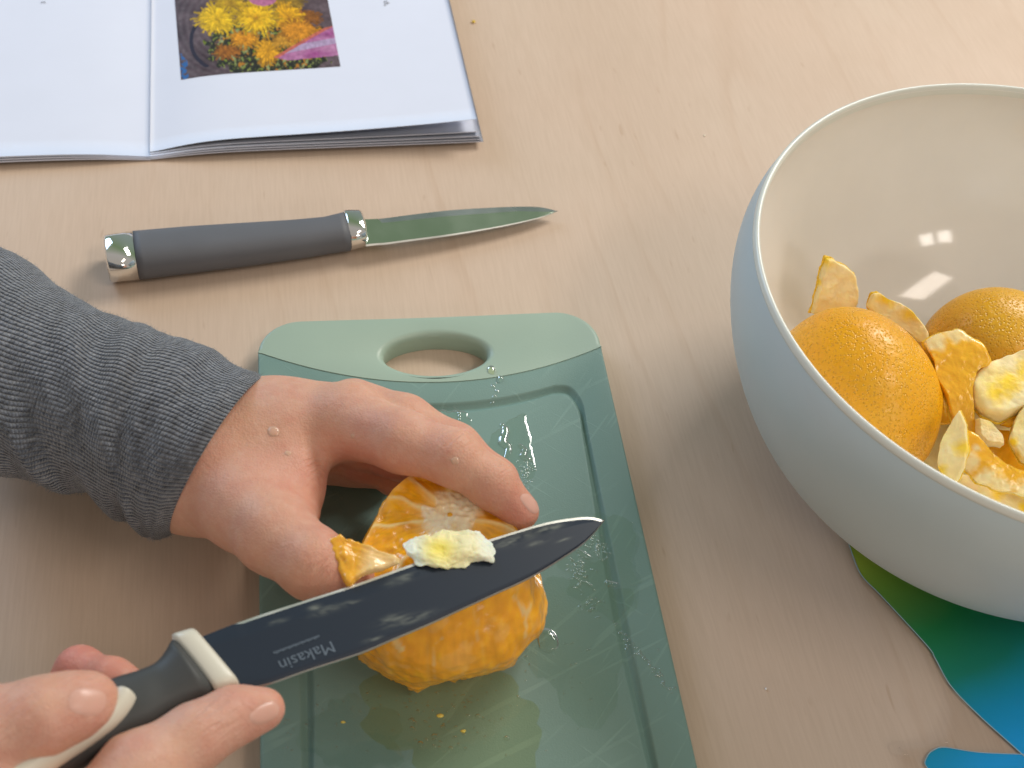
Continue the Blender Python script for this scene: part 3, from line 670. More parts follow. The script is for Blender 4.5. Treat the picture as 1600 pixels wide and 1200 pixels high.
def chunk(poly, z, nv, th, kind, seed, label, pale=(), yellow=(), curl=0.0, rind=True):
    """a torn piece of peel: outline as seen, lying in the plane through its middle with normal nv, thickness th; pale / yellow = spots (px, py, radius) where pith or zest shows"""
    nv = nrm(nv); c0 = P(*np.mean(poly, 0), z); q = np.array(poly, float); q = np.vstack([q, q[:1]])
    L = np.r_[0, np.cumsum(np.linalg.norm(np.diff(q, axis=0), axis=1))]; n = 150; u = np.linspace(0, L[-1], n, endpoint=False)
    x = np.interp(u, L, q[:, 0]); y = np.interp(u, L, q[:, 1]); x = (np.roll(x, 1)+2*x+np.roll(x, -1))/4; y = (np.roll(y, 1)+2*y+np.roll(y, -1))/4
    lp = np.array([Pn(a, b, c0, nv) for a, b in zip(x, y)]); c = lp.mean(0)
    cf_ = np.fft.fft(lp-c, axis=0); cf_[3:-2] = 0; ell = np.real(np.fft.ifft(cf_, axis=0)); ax = nrm(lp[np.argmax(np.linalg.norm(lp-c, axis=1))]-c); Lm = np.linalg.norm(lp-c, axis=1).max()
    root_ = empty('peel_piece', label, 'orange peel', c, 'orange peel lying in the bowl')
    def layer(name, prof, mat, colf, amp):
        rr = []
        for f, h_ in prof:
            w_ = f**4; ring = c+(lp-c)*f*w_+ell*f*.93*(1-w_)+nv*h_
            rr.append(ring)
        V, Fc = loft(rr, True, True, True)
        sa = (V-c)@ax/Lm; V = V+np.outer(curl*sa*sa, nv)
        V = V+amp*np.stack([vnoise(V, 420, seed+k_, 3) for k_ in (1, 2, 3)], 1)+.0008*np.stack([vnoise(V, 120, seed+k_, 2) for k_ in (4, 5, 6)], 1)
        col = np.array([colf(p) for p in V]); return mk(name, V, Fc, mat, root_, col=np.clip(col, 0, 1))
    fl_ = np.array([.95, .50, .02]); pi_ = np.array([.95, .80, .44]); ye_ = np.array([.96, .66, .02])
    def colf(p):
        px, py = project(p); n_ = mnoise.fractal(Vector(p*230), 1, 2, 3); m_ = mnoise.noise(Vector(p*90+np.array([seed, 0, 0])))
        c_ = fl_ if kind == 'flesh' else pi_
        if kind != 'flesh': k_ = min(1, max(0, .15+m_*1.3)); c_ = c_*(1-k_*.45)+ye_*k_*.45
        for (a, b, r) in pale:
            k_ = min(1, max(0, 1.5-math.hypot(px-a, py-b)/r+n_*.7)); c_ = c_*(1-k_)+pi_*k_
        for (a, b, r) in yellow:
            k_ = min(1, max(0, 1.4-math.hypot(px-a, py-b)/r+n_*.5)); c_ = c_*(1-k_)+ye_*k_
        return c_*(1+.14*n_)
    ins_ = [(1.0, -th*.5), (1.0, -th*.2), (1.0, th*.1), (.99, th*.32), (.97, th*.45)]+[(f_, th*.5) for f_ in np.linspace(.94, .05, 30)]
    layer('flesh' if kind == 'flesh' else 'pith', ins_, MAT['flesh'] if kind == 'flesh' else MAT['pith'], colf, .00022)
    if rind: layer('rind', [(.3, -th*.5-.0012), (.8, -th*.5-.0012), (1.0, -th*.5-.0009), (1.03, -th*.5-.0003), (1.02, -th*.5+.0004), (.97, -th*.5+.0005)], MAT['peel'], lambda p: np.array([.93, .60, .02]), .0003)
    return root_
CK = chunk
CK([(1268, 490), (1276, 462), (1284, 430), (1291, 403), (1301, 404), (1309, 410), (1324, 418), (1337, 430), (1338, 450), (1334, 500)], 4.8, (.35, -.85, .45), .0032, 'pith', 1, 'pale upright slab of peel leaning on the back wall behind the big dome', yellow=((1290, 405, 10), (1280, 440, 6)))
CK([(1355, 480), (1362, 458), (1372, 455), (1385, 466), (1408, 475), (1425, 488), (1440, 505), (1452, 522), (1450, 540), (1430, 530), (1400, 505), (1370, 492)], 4.3, (-.2, -.6, .7), .005, 'pith', 2, 'wedge of peel with bumpy yellow rim between the two domes', yellow=((1385, 466, 14), (1425, 490, 14)))
CK([(1446, 532), (1470, 520), (1498, 511), (1522, 526), (1537, 536), (1550, 562), (1545, 573), (1526, 577), (1519, 600), (1518, 622), (1524, 652), (1534, 682), (1512, 700), (1500, 690), (1489, 652), (1474, 612), (1461, 580)], 5.2, (-.15, -.5, .85), .0040, 'flesh', 3, 'torn hammer shaped scrap of peel with wet orange flesh in the middle of the pile', pale=((1462, 532, 16), (1490, 519, 15), (1512, 524, 8), (1446, 540, 10)), curl=-.004)
CK([(1498, 690), (1512, 672), (1528, 680), (1545, 705), (1562, 724), (1590, 738), (1660, 745), (1660, 790), (1600, 776), (1560, 766), (1528, 752), (1508, 728)], 4.6, (-.1, -.45, .9), .0040, 'flesh', 13, 'curling tail of peel with pale edge running to the right below the hammer shaped scrap', pale=((1510, 725, 18), (1535, 748, 16), (1570, 762, 16), (1600, 770, 16), (1640, 775, 18), (1525, 700, 6)))
CK([(1450, 606), (1468, 588), (1480, 610), (1492, 650), (1484, 662), (1470, 666), (1452, 660)], 3.6, (.3, -.5, .8), .006, 'flesh', 4, 'small deep orange flesh piece tucked beside the big dome', rind=False)
CK([(1514, 604), (1528, 580), (1552, 566), (1590, 556), (1650, 540), (1660, 590), (1630, 625), (1596, 640), (1566, 655), (1540, 648), (1520, 628)], 5.2, (-.1, -.25, .95), .0070, 'pith', 5, 'thick chunk of peel with a bright yellow stripe at the right of the pile', yellow=((1560, 615, 16), (1580, 598, 18), (1610, 575, 22)))
CK([(1578, 690), (1584, 655), (1600, 634), (1630, 622), (1660, 640), (1660, 720), (1612, 728), (1592, 718)], 4.8, (-.35, -.3, .85), .0065, 'pith', 6, 'rounded cream piece of peel cut by the right edge of the photo', yellow=((1582, 690, 8), (1588, 712, 8)))
CK([(1467, 700), (1478, 672), (1500, 640), (1508, 662), (1513, 700), (1508, 730), (1492, 758), (1474, 748), (1464, 728)], 5.3, (-.5, -.45, .75), .0040, 'pith', 7, 'pointed yellowish piece of peel standing near the front rim', yellow=((1504, 700, 14), (1470, 735, 10)))
CK([(1486, 770), (1500, 742), (1530, 748), (1566, 768), (1610, 790), (1680, 815), (1680, 860), (1600, 830), (1540, 800)], 3.3, (0, -.3, .95), .0050, 'pith', 9, 'broad pale slab of peel at the very front of the bowl', yellow=((1560, 772, 9), (1600, 792, 9)))
CK([(1520, 700), (1545, 668), (1600, 680), (1660, 690), (1660, 740), (1580, 742), (1540, 730)], 3.4, (0, -.4, .9), .004, 'flesh', 10, 'dark orange flesh scrap in the hollow of the pile', rind=False)
CK([(1430, 700), (1470, 660), (1540, 640), (1640, 650), (1680, 720), (1600, 780), (1500, 770), (1450, 740)], 1.6, (0, -.1, 1), .004, 'pith', 11, 'shaded peel at the bottom of the pile')
CK([(1526, 655), (1545, 662), (1562, 682), (1568, 698), (1545, 694), (1528, 680)], 4.5, (.1, -.4, .9), .0035, 'pith', 12, 'tiny cream tip of peel in the middle of the pile', rind=False)
CK([(1570, 650), (1600, 642), (1612, 656), (1580, 668), (1566, 664)], 4.4, (.1, -.4, .9), .003, 'flesh', 15, 'thin orange shred under the thick yellow striped chunk', rind=False)

# ------------------------------------------------------------------ implicit surfaces for hands
def smin(a, b, k_):
    h = np.clip(.5+.5*(b-a)/k_, 0, 1); return b*(1-h)+a*h-k_*h*(1-h)
def cone(X_, Y_, Z_, a, b, ra, rb):
    ab = b-a; L2 = ab@ab; px, py, pz = X_-a[0], Y_-a[1], Z_-a[2]
    t = np.clip((px*ab[0]+py*ab[1]+pz*ab[2])/L2, 0, 1)
    return np.sqrt((px-ab[0]*t)**2+(py-ab[1]*t)**2+(pz-ab[2]*t)**2)-(ra+(rb-ra)*t)
def sdf_mesh(groups, h=.0009, kg=.006, mods=None):
    """groups: list of (k within, list of chains); a chain is a list of (point, radius); returns verts, quads"""
    pts = np.array([p for g_ in groups for c in g_[1] for p, r in c]); rm = max(r for g_ in groups for c in g_[1] for p, r in c)
    lo = pts.min(0)-rm-.003; hi_ = pts.max(0)+rm+.003; n = np.ceil((hi_-lo)/h).astype(int)+1
    ax = [(lo[i]+np.arange(n[i])*h).astype(np.float32) for i in range(3)]
    D = None
    X_, Y_, Z_ = np.meshgrid(*ax, indexing='ij', sparse=True)
    for (k_, chains, kj) in [(g[0], g[1], g[2] if len(g) > 2 else kg) for g in groups]:
        d = None
        for c in chains:
            for (a, ra), (b, rb) in zip(c[:-1], c[1:]):
                q = cone(X_, Y_, Z_, np.asarray(a), np.asarray(b)+1e-6, ra, rb).astype(np.float32); d = q if d is None else smin(d, q, k_)
        D = d if D is None else smin(D, d, kj)
    if mods: D = mods(D, X_, Y_, Z_)
    ins = D < 0
    c = np.zeros(tuple(n-1), np.int8)
    for dx in (0, 1):
        for dy in (0, 1):
            for dz in (0, 1): c += ins[dx:n[0]-1+dx, dy:n[1]-1+dy, dz:n[2]-1+dz]
    act = (c > 0) & (c < 8); idx = -np.ones(act.shape, np.int64); ii = np.argwhere(act); idx[act] = np.arange(len(ii))
    sm = np.zeros((len(ii), 3)); ct = np.zeros(len(ii)); cor = [(a, b, q) for a in (0, 1) for b in (0, 1) for q in (0, 1)]
    for u in cor:
        for v in cor:
            if sum(abs(np.array(u)-v)) == 1 and u < v:
                d0 = D[ii[:, 0]+u[0], ii[:, 1]+u[1], ii[:, 2]+u[2]]; d1 = D[ii[:, 0]+v[0], ii[:, 1]+v[1], ii[:, 2]+v[2]]
                m = (d0 < 0) != (d1 < 0); t = np.where(m, d0/np.where(m, d0-d1, 1), 0)
                sm += m[:, None]*(np.array(u)+t[:, None]*(np.array(v)-u)); ct += m
    V = lo+(ii+sm/ct[:, None])*h; Fc = []
    for axn in range(3):
        b_, c_ = (axn+1) % 3, (axn+2) % 3
        sl0 = [slice(None)]*3; sl1 = [slice(None)]*3; sl0[axn] = slice(0, -1); sl1[axn] = slice(1, None)
        s0_, s1_ = ins[tuple(sl0)], ins[tuple(sl1)]; e = np.argwhere(s0_ != s1_); fl = s0_[tuple(e.T)]
        ok = (e[:, b_] > 0) & (e[:, c_] > 0) & (e[:, b_] < n[b_]-1) & (e[:, c_] < n[c_]-1); e = e[ok]; fl = fl[ok]
        def at_(db, dc): q = e.copy(); q[:, b_] -= db; q[:, c_] -= dc; return idx[tuple(q.T)]
        q = np.stack([at_(1, 1), at_(0, 1), at_(0, 0), at_(1, 0)], 1); q[~fl] = q[~fl][:, ::-1]; Fc.append(q)
    Fc = np.vstack(Fc)
    ctr = V.mean(0); a_, b2, c2 = V[Fc[:, 0]]-ctr, V[Fc[:, 1]]-ctr, V[Fc[:, 2]]-ctr
    if (a_*np.cross(b2, c2)).sum() < 0: Fc = Fc[:, ::-1].copy()
    # two rounds of smoothing
    for lam in (.5, -.45, .5, -.45, .35):
        acc = np.zeros_like(V); cn = np.zeros(len(V))
        for k_ in range(4):
            a, b = Fc[:, k_], Fc[:, (k_+1) % 4]; np.add.at(acc, a, V[b]); np.add.at(cn, a, 1)
        V = V+lam*(acc/np.maximum(cn, 1)[:, None]-V)
    return V, Fc
def skin_col(V, reds, pales=(), base=(.645, .362, .262)):
    c = np.tile(np.array(base), (len(V), 1))
    for (p, r, a, col) in reds:
        wgt = np.clip(a*np.exp(-((V-p)**2).sum(1)/(r*r)), 0, 1)[:, None]; c = c*(1-wgt)+np.array(col)*wgt
    return c
def wrinkles(o, V, spots):
    w_ = np.zeros(len(V))
    for p, r in spots: w_ = np.maximum(w_, np.exp(-((V-p)**2).sum(1)/(r*r)))
    a = o.data.color_attributes.new('wr', 'FLOAT_COLOR', 'POINT'); a.data.foreach_set('color', np.repeat(w_[:, None], 4, 1).astype(np.float32).ravel())
def pt(px, py, z, r): return (P(px, py, z), r*.01)
RED = (.62, .20, .14); PINK = (.70, .34, .27)
person = empty('person', 'person in a grey knit sleeve holding the peeled orange and the dark knife', 'person', P(150, 780, 0))
# holding hand
idxf = [pt(545, 660, 6.0, 1.18), pt(630, 690, 6.8, .98), pt(708, 715, 7.0, .87), pt(770, 757, 6.6, .74), pt(813, 799, 6.0, .61)]
midf = [pt(552, 640, 5.4, 1.08), pt(632, 660, 5.9, .90), pt(712, 700, 5.8, .78), pt(776, 750, 5.2, .66), pt(800, 795, 4.4, .58)]
ring_ = [pt(505, 668, 4.0, 1.05), pt(560, 690, 4.6, .86), pt(622, 712, 4.4, .78), pt(668, 735, 3.7, .68), pt(700, 775, 3.0, .58)]
litf = [pt(470, 690, 3.2, .95), pt(510, 702, 3.9, .76), pt(565, 720, 3.6, .68), pt(620, 748, 2.8, .6), pt(640, 765, 2.3, .5)]
thumb = [pt(380, 790, 5.2, 1.30), pt(430, 835, 5.7, 1.22), pt(492, 882, 6.1, 1.06), pt(532, 900, 5.9, .86), pt(548, 905, 5.7, .70)]
palm = [[pt(300, 700, 3.2, 1.8), pt(430, 690, 2.6, 1.4), pt(540, 705, 2.1, 1.0), pt(600, 735, 1.8, .7)], [pt(160, 640, 3.9, 2.3), pt(300, 712, 4.3, 2.05)], [pt(300, 700, 4.3, 1.95), pt(430, 672, 4.9, 1.50), pt(545, 655, 5.8, 1.22)],  # first chain: unseen mass added below the palm to block light
        [pt(300, 715, 4.2, 2.0), pt(420, 690, 4.0, 1.60), pt(520, 660, 4.5, 1.1)], [pt(315, 740, 4.2, 1.90), pt(385, 790, 5.0, 1.38)], [pt(390, 740, 4.6, 1.4), pt(450, 765, 4.9, .95)], [pt(440, 700, 5.2, 1.1), pt(470, 800, 5.2, .45)]]
V, Fc = sdf_mesh([(.012, palm), (.004, [idxf], .006), (.004, [thumb], .008), (.004, [midf], .0012), (.004, [ring_], .003), (.004, [litf], .003)])
reds = [(idxf[4][0], .011, .85, RED), (idxf[2][0], .012, .35, PINK), (thumb[3][0], .014, .55, RED), (idxf[0][0], .014, .35, PINK), (ring_[2][0], .016, .7, RED), (litf[2][0], .016, .8, (.5, .15, .10)), (P(475, 770, 5.5), .014, .4, RED), (midf[3][0], .014, .4, RED), (P(600, 725, 6), .012, .3, RED)]
hand_l = mk('hand', V, Fc, MAT['skin'], person, col=skin_col(V, reds))
wrinkles(hand_l, V, [(P(712, 688, 7.8), .0048), (P(778, 742, 7.2), .0035), (P(505, 890, 7.0), .0055), (P(492, 732, 5.8), .005)]); hand_l['label'] = 'hand gripping the peeled orange'
bvL = BVHTree.FromPolygons([Vector(v) for v in V], [tuple(f) for f in Fc.tolist()])
def cast(bv, px, py):
    d = Vector(nrm(ray(px, py))); h_ = bv.ray_cast(Vector((0, 0, CH)), d); return h_[0], h_[1]
def nail(bv, poly, parent, lift=.00022):
    """a nail plate laid on the finger: poly = four corner pixels (base-left, base-right, tip-right, tip-left)"""
    a, b, c, d = [np.array(q, float) for q in poly]; G = np.zeros((13, 13, 3)); ok = True; last = None
    for i, s in enumerate(np.linspace(0, 1, 13)):
        for j, t in enumerate(np.linspace(0, 1, 13)):
            s2, t2 = s*2-1, t*2-1; r = max(abs(s2), abs(t2)); q = math.hypot(s2, t2); k_ = (r/q if q > 0 else 1)**.75
            s3, t3 = (s2*k_+1)/2, (t2*k_+1)/2
            p = (a*(1-s3)+b*s3)*(1-t3)+(d*(1-s3)+c*s3)*t3; h_, nn = cast(bv, *p)
            if h_ is None:
                if last is None: return None
                h_, nn = last
            last = (h_, nn); m = 1-max(abs(s2), abs(t2))**6
            G[i, j] = np.array(h_)+np.array(nn)*(lift*m+.00002)
    V_, F2 = grid(G); return mk('nail', V_, F2, MAT['nail'], parent)
nail(bvL, [(808, 776), (826, 768), (846, 797), (832, 806)], hand_l)
# drops on the hand
for (x, y, w_, lb) in ((428, 675, 12, 'largest clear drop on the back of the holding hand'), (450, 708, 6.5, 'small clear drop below the largest one on the hand'), (551, 681, 5, 'small clear drop on the index knuckle'), (711, 720, 8, 'clear drop near the middle joint of the index finger')):
    h_, nn = cast(bvL, x, y)
    if h_ is None: continue
    Fm = frame_from(np.array(nn), (1, 0, 0)); c0 = np.array(h_)
    fr = lambda a, b, z, Fm=Fm, c0=c0: c0+Fm@np.array([a, b, z])
    blob_sheet('juice_drop', 0, 0, w_*.00017, w_*.00015, 0, w_*.00005, x, MAT['skindrop'], zf=-.0001, n=20, wob=.2, frame=fr, label=lb, cat='juice drop', group='drops on the holding hand')

# knife hand
thR = [pt(-150, 1200, 8.0, 1.35), pt(-30, 1150, 8.2, 1.18), pt(70, 1122, 8.3, 1.02), pt(118, 1105, 8.2, .86), pt(140, 1098, 8.1, .76)]
ixR = [pt(120, 1330, 7.6, 1.2), pt(220, 1212, 7.4, 1.05), pt(305, 1152, 7.3, .80), pt(365, 1118, 7.1, .68), pt(412, 1108, 7.0, .58)]
mdR = [pt(40, 1330, 5.5, 1.1), pt(50, 1220, 4.5, .9), pt(85, 1120, 4.8, .70), pt(124, 1047, 5.8, .62), pt(175, 1062, 6.5, .55), pt(205, 1075, 6.6, .52)]
pmR = [[pt(-200, 1330, 7.0, 2.2), pt(0, 1330, 6.8, 1.9), pt(130, 1310, 7.0, 1.4)], [pt(-200, 1300, 7.0, 1.8), pt(-150, 1200, 8.0, 1.35)]]
V, Fc = sdf_mesh([(.010, pmR), (.004, [thR], .006), (.006, [ixR], .005), (.004, [mdR], .003)])
reds = [(thR[4][0], .012, .6, (.68, .28, .22)), (ixR[4][0], .010, .7, (.66, .26, .20)), (mdR[3][0], .012, .95, (.58, .16, .13)), (mdR[4][0], .012, .8, RED)]
hand_r = mk('hand', V, Fc, MAT['skin'], person, col=skin_col(V, reds, base=(.62, .36, .275))); wrinkles(hand_r, V, [(thR[3][0], .010), (P(330, 1125, 7.8), .007), (P(20, 1120, 9), .008)]); hand_r['label'] = 'hand holding the knife handle'
bvR = BVHTree.FromPolygons([Vector(v) for v in V], [tuple(f) for f in Fc.tolist()])
nail(bvR, [(112, 1072), (104, 1112), (158, 1122), (172, 1080)], hand_r)
nail(bvR, [(384, 1116), (400, 1137), (440, 1118), (430, 1090)], hand_r)

# ------------------------------------------------------------------ sleeve
def sleeve():
    # sections: (top px, bottom px, z centre cm, v)
    sec = [((-170, 300), (-150, 760), 5.0), ((-60, 355), (-50, 735), 4.7), ((10, 395), (20, 738), 4.5), ((60, 428), (60, 752), 4.3), ((110, 468), (95, 752), 4.2), ((165, 503), (130, 762), 4.2), ((205, 524), (160, 786), 4.1),
           ((240, 534), (188, 800), 4.2), ((285, 550), (210, 813), 4.2), ((340, 574), (228, 822), 4.2), ((385, 600), (245, 823), 4.25), ((412, 611), (262, 818), 4.3)]
    n = 200; a = np.linspace(0, 2*math.pi, n, endpoint=False); rings0 = []
    vd = F_
    for (tx, ty), (bx, by), z in sec:
        A = P(tx, ty, z); Bq = P(bx, by, z); c = (A+Bq)/2; r = np.linalg.norm(A-Bq)/2; ex = (A-Bq)/(2*r); ey = nrm(np.cross(ex, np.cross(vd, ex))); ey = nrm(-vd-np.dot(-vd, ex)*ex)
        h_ = min(r*.92, .030)
        rings0.append(np.array([c+ex*r*math.cos(t)+ey*h_*math.sin(t) for t in a]))
    R0 = np.array(rings0); m = 200
    R1 = np.stack([catmull(R0[:, i], m) for i in range(n)], 1)
    out = R1.copy(); cen = R1.mean(1)[:, None]
    for j in range(m):
        v = j/(m-1)
        for i in range(n):
            p = R1[j, i]; d = p-cen[j, 0]; L = np.linalg.norm(d); dn = d/L; th = a[i]
            q = (v*26+math.sin(th)*1.1+.9*mnoise.noise(Vector((th*1.2, v*4, 3))))
            # soft folds across the sleeve plus the turned hem line
            fold = .0010*mnoise.noise(Vector((v*10+math.sin(th+.5)*.9, math.cos(th)*1.0, 1.0)))*2.2
            fold += .0009*math.exp(-((v-.60-.05*math.sin(th*1+1.0))/.035)**2)-.0012*math.exp(-((v-.68-.05*math.sin(th+1.0))/.022)**2)
            fold += .0007*mnoise.noise(Vector((v*22+th*.6, th*2, 5)))
            if v > .9: fold *= (1-v)/.1
            out[j, i] = p+dn*fold
            if out[j, i, 2] < .0006: out[j, i, 2] = .0006+.00002*(i % 3)
    r_end = out[-1]; cc = r_end.mean(0)
    tn = nrm(out[-1].mean(0)-out[-4].mean(0))
    lip = [out[-1], cc+(r_end-cc)*.992+tn*.0007, cc+(r_end-cc)*.965+tn*.0006, cc+(r_end-cc)*.945-tn*.0005]
    rr = [out[j] for j in range(m)]+lip[1:]
    V_, F2 = loft(rr); uv = np.zeros((len(V_), 2))
    for j in range(len(rr)):
        uv[j*n:(j+1)*n, 0] = np.abs(((a/(2*math.pi)+.25) % 1.0)); uv[j*n:(j+1)*n, 1] = j/(m-1)
    sl_ = mk('sleeve', V_, F2, MAT['knit'], person, uv=uv); sl_['label'] = 'grey marled knit sleeve'
    li = [lip[-1], cc+(r_end-cc)*.88-tn*.004, cc+(r_end-cc)*.74-tn*.02, cc+(r_end-cc)*.6-tn*.03]
    V2_, F3 = loft(li, True, False, True); mk('cuff_shade', V2_, F3, MAT['dark'], sl_)  # near-black funnel closing the cuff, stands in for the shade inside
    return sl_, V_, F2
sleeve_o, SV, SF = sleeve()
# fuzz of the wool
def fuzz():
    fa = np.array(SF); fa = fa[:200*199]; sel = RNG.choice(len(fa), 9000); VV, FF = [], []; k_ = 0
    for q in sel:
        f = fa[q]; p = SV[f].mean(0); nn = np.cross(SV[f[1]]-SV[f[0]], SV[f[3]]-SV[f[0]]); l = np.linalg.norm(nn)
        if l < 1e-12: continue
        nn = nn/l
        cen_ = SV[(f[0]//200)*200:(f[0]//200)*200+200].mean(0)
        if np.dot(nn, p-cen_) < 0: nn = -nn
        if p[2] < .004: continue
        rd = RNG.normal(size=3); dr = nrm(nn*.45+rd*.5); wv = nrm(np.cross(dr, rd))*.000035; L = .0008+.0013*RNG.random()
        b = nrm(dr+RNG.normal(size=3)*.6); p1 = p+dr*L*.5; p2 = p1+b*L*.5
        VV += [p-wv, p+wv, p1+wv, p1-wv, p2]; FF += [(k_, k_+1, k_+2, k_+3), (k_+3, k_+2, k_+4)]; k_ += 5
    o = mk('wool_fuzz', np.array(VV), FF, m_plain('wool_fibre', (.24, .26, .30), .9, spec=.1), sleeve_o); o['kind'] = 'stuff'
fuzz()

# ------------------------------------------------------------------ the orange being peeled
ZT = 6.0
tpx = [(640, 742), (700, 743), (748, 768), (790, 806), (822, 850), (818, 892), (780, 925), (700, 942), (615, 940), (556, 915), (556, 872), (585, 815), (612, 766)]
def poly_loop(pts, z, n=180):
    q = np.array(pts, float); q = np.vstack([q, q[:1]]); L = np.r_[0, np.cumsum(np.linalg.norm(np.diff(q, axis=0), axis=1))]
    u = np.linspace(0, L[-1], n, endpoint=False); x = np.interp(u, L, q[:, 0]); y = np.interp(u, L, q[:, 1])
    for _ in range(3): x = (np.roll(x, 1)+2*x+np.roll(x, -1))/4; y = (np.roll(y, 1)+2*y+np.roll(y, -1))/4
    return np.array([P(a, b, z) for a, b in zip(x, y)])
top = poly_loop(tpx, ZT)
mid = poly_loop([(645, 796), (715, 798), (788, 830), (836, 880), (852, 935), (846, 985), (790, 1030), (690, 1052), (600, 1030), (545, 985), (532, 930), (556, 870), (600, 815)], 3.9)
low = poly_loop([(650, 850), (715, 850), (775, 865), (820, 905), (852, 948), (842, 992), (806, 1012), (800, 1040), (745, 1056), (700, 1064), (648, 1078), (604, 1056), (556, 1022), (542, 970), (565, 915), (605, 870)], 2.2)
bot = poly_loop([(650, 900), (710, 900), (765, 915), (805, 945), (824, 975), (800, 1006), (790, 1034), (735, 1058), (690, 1064), (648, 1079), (606, 1060), (564, 1028), (560, 985), (580, 945), (612, 915)], 1.0)
orange = empty('peeled_orange', 'peeled whole orange with sliced top held on the chopping board', 'orange', bot.mean(0))
ctrl = [top, mid, low, bot]; NS = 90
side = []
for v in np.linspace(0, 1, NS):
    s = v*3; i = min(int(s), 2); t = s-i; g = lambda k_: ctrl[min(max(k_, 0), 3)]
    p0, p1, p2, p3 = g(i-1), g(i), g(i+1), g(i+2)
    side.append(.5*((2*p1)+(-p0+p2)*t+(2*p0-5*p1+4*p2-p3)*t*t+(-p0+3*p1-3*p2+p3)*t**3))
side = np.array(side); cen = side.mean(1)
def project(p):
    d = p-np.array([0, 0, CH]); z = d@F_; return 800+FPX*(d@R2)/z, 600-FPX*(d@U2)/z
A180 = np.arange(180)/180*2*math.pi
cs = np.zeros((NS, 180, 3))
for j in range(NS):
    v = j/(NS-1)
    for i in range(180):
        p = side[j, i]; d = p-cen[j]; d = d/np.linalg.norm(d); q = Vector(p*1000/8)
        dsp = .0011*mnoise.fractal(Vector(p*75), 1, 2, 2)+.0005*mnoise.fractal(Vector(p*300), 1, 2, 2)
        if v > .5: dsp += min(1, (v-.5)*3)*(.0013*mnoise.noise(Vector((i*.25, v*3, 2)))+.0010*mnoise.noise(Vector((i*.7, v*4, 2))))
        # shallow furrows between the segments and planar knife cuts
        fur = abs(math.sin(A180[i]*5+.35*math.sin(v*4)+.4)); dsp -= .0001*max(0, 1-fur*5)
        side[j, i] = p+d*dsp*(0 if j == 0 else 1)
        base_ = np.array([.93, .40, .008]); l = max(0, 1-fur*11)*(.5+.6*mnoise.noise(Vector(p*150)))
        pn = mnoise.fractal(Vector(p*110), 1, 2, 3); patch = 0.0; qx, qy = project(p)
        for (ax_, ay_, bx_, by_, rr_) in ((812, 945, 822, 962, 5), (830, 945, 822, 962, 4), (822, 962, 822, 995, 3.2), (618, 1002, 626, 1014, 7), (676, 1010, 680, 1060, 1.6), (690, 998, 676, 1012, 1.6), (802, 925, 806, 938, 3.5), (748, 940, 746, 1000, 1.6), (604, 1020, 604, 1050, 1.3)):
            if v < .45 and qy < 930: continue
            dx_, dy_ = bx_-ax_, by_-ay_; tt_ = min(1, max(0, ((qx-ax_)*dx_+(qy-ay_)*dy_)/(dx_*dx_+dy_*dy_))); dd_ = math.hypot(qx-ax_-dx_*tt_, qy-ay_-dy_*tt_)+2.0*mnoise.noise(Vector((qx*.12, qy*.12, 0)))
            if p[1] < bot[:, 1].mean(): patch = max(patch, min(1, max(0, (rr_-dd_)/2.2))*.8)
        patch = max(patch, min(.18, max(0, (pn-.30)*1.5))); edge = max(0, 1-(1-v)*16)*.5*(.5+.5*math.sin(i*.9))
        c = base_*(1+.12*mnoise.noise(Vector(p*300))); lt = np.array([.92, .58, .14]); pale = np.array([.80, .66, .36])
        c = c*(1-l*.55)+lt*l*.55; c = c*(1-patch*.8)+pale*patch*.8; c = c*(1-edge*.4)+np.array([.85, .42, .10])*edge*.4
        # vesicle streaks run along the segments
        stv = mnoise.noise(Vector((A180[i]*24, v*3.2, 7))); vs2 = mnoise.noise(Vector((p[0]*520, p[1]*520, p[2]*150))); c = c*(1+.05*stv+.16*vs2); c[1] *= 1+.12*max(0, vs2); cs[j, i] = np.clip(c, 0, 1)
V, Fc = loft(list(side)); mk('flesh', V, Fc, MAT['flesh'], orange, col=cs.reshape(-1, 3))
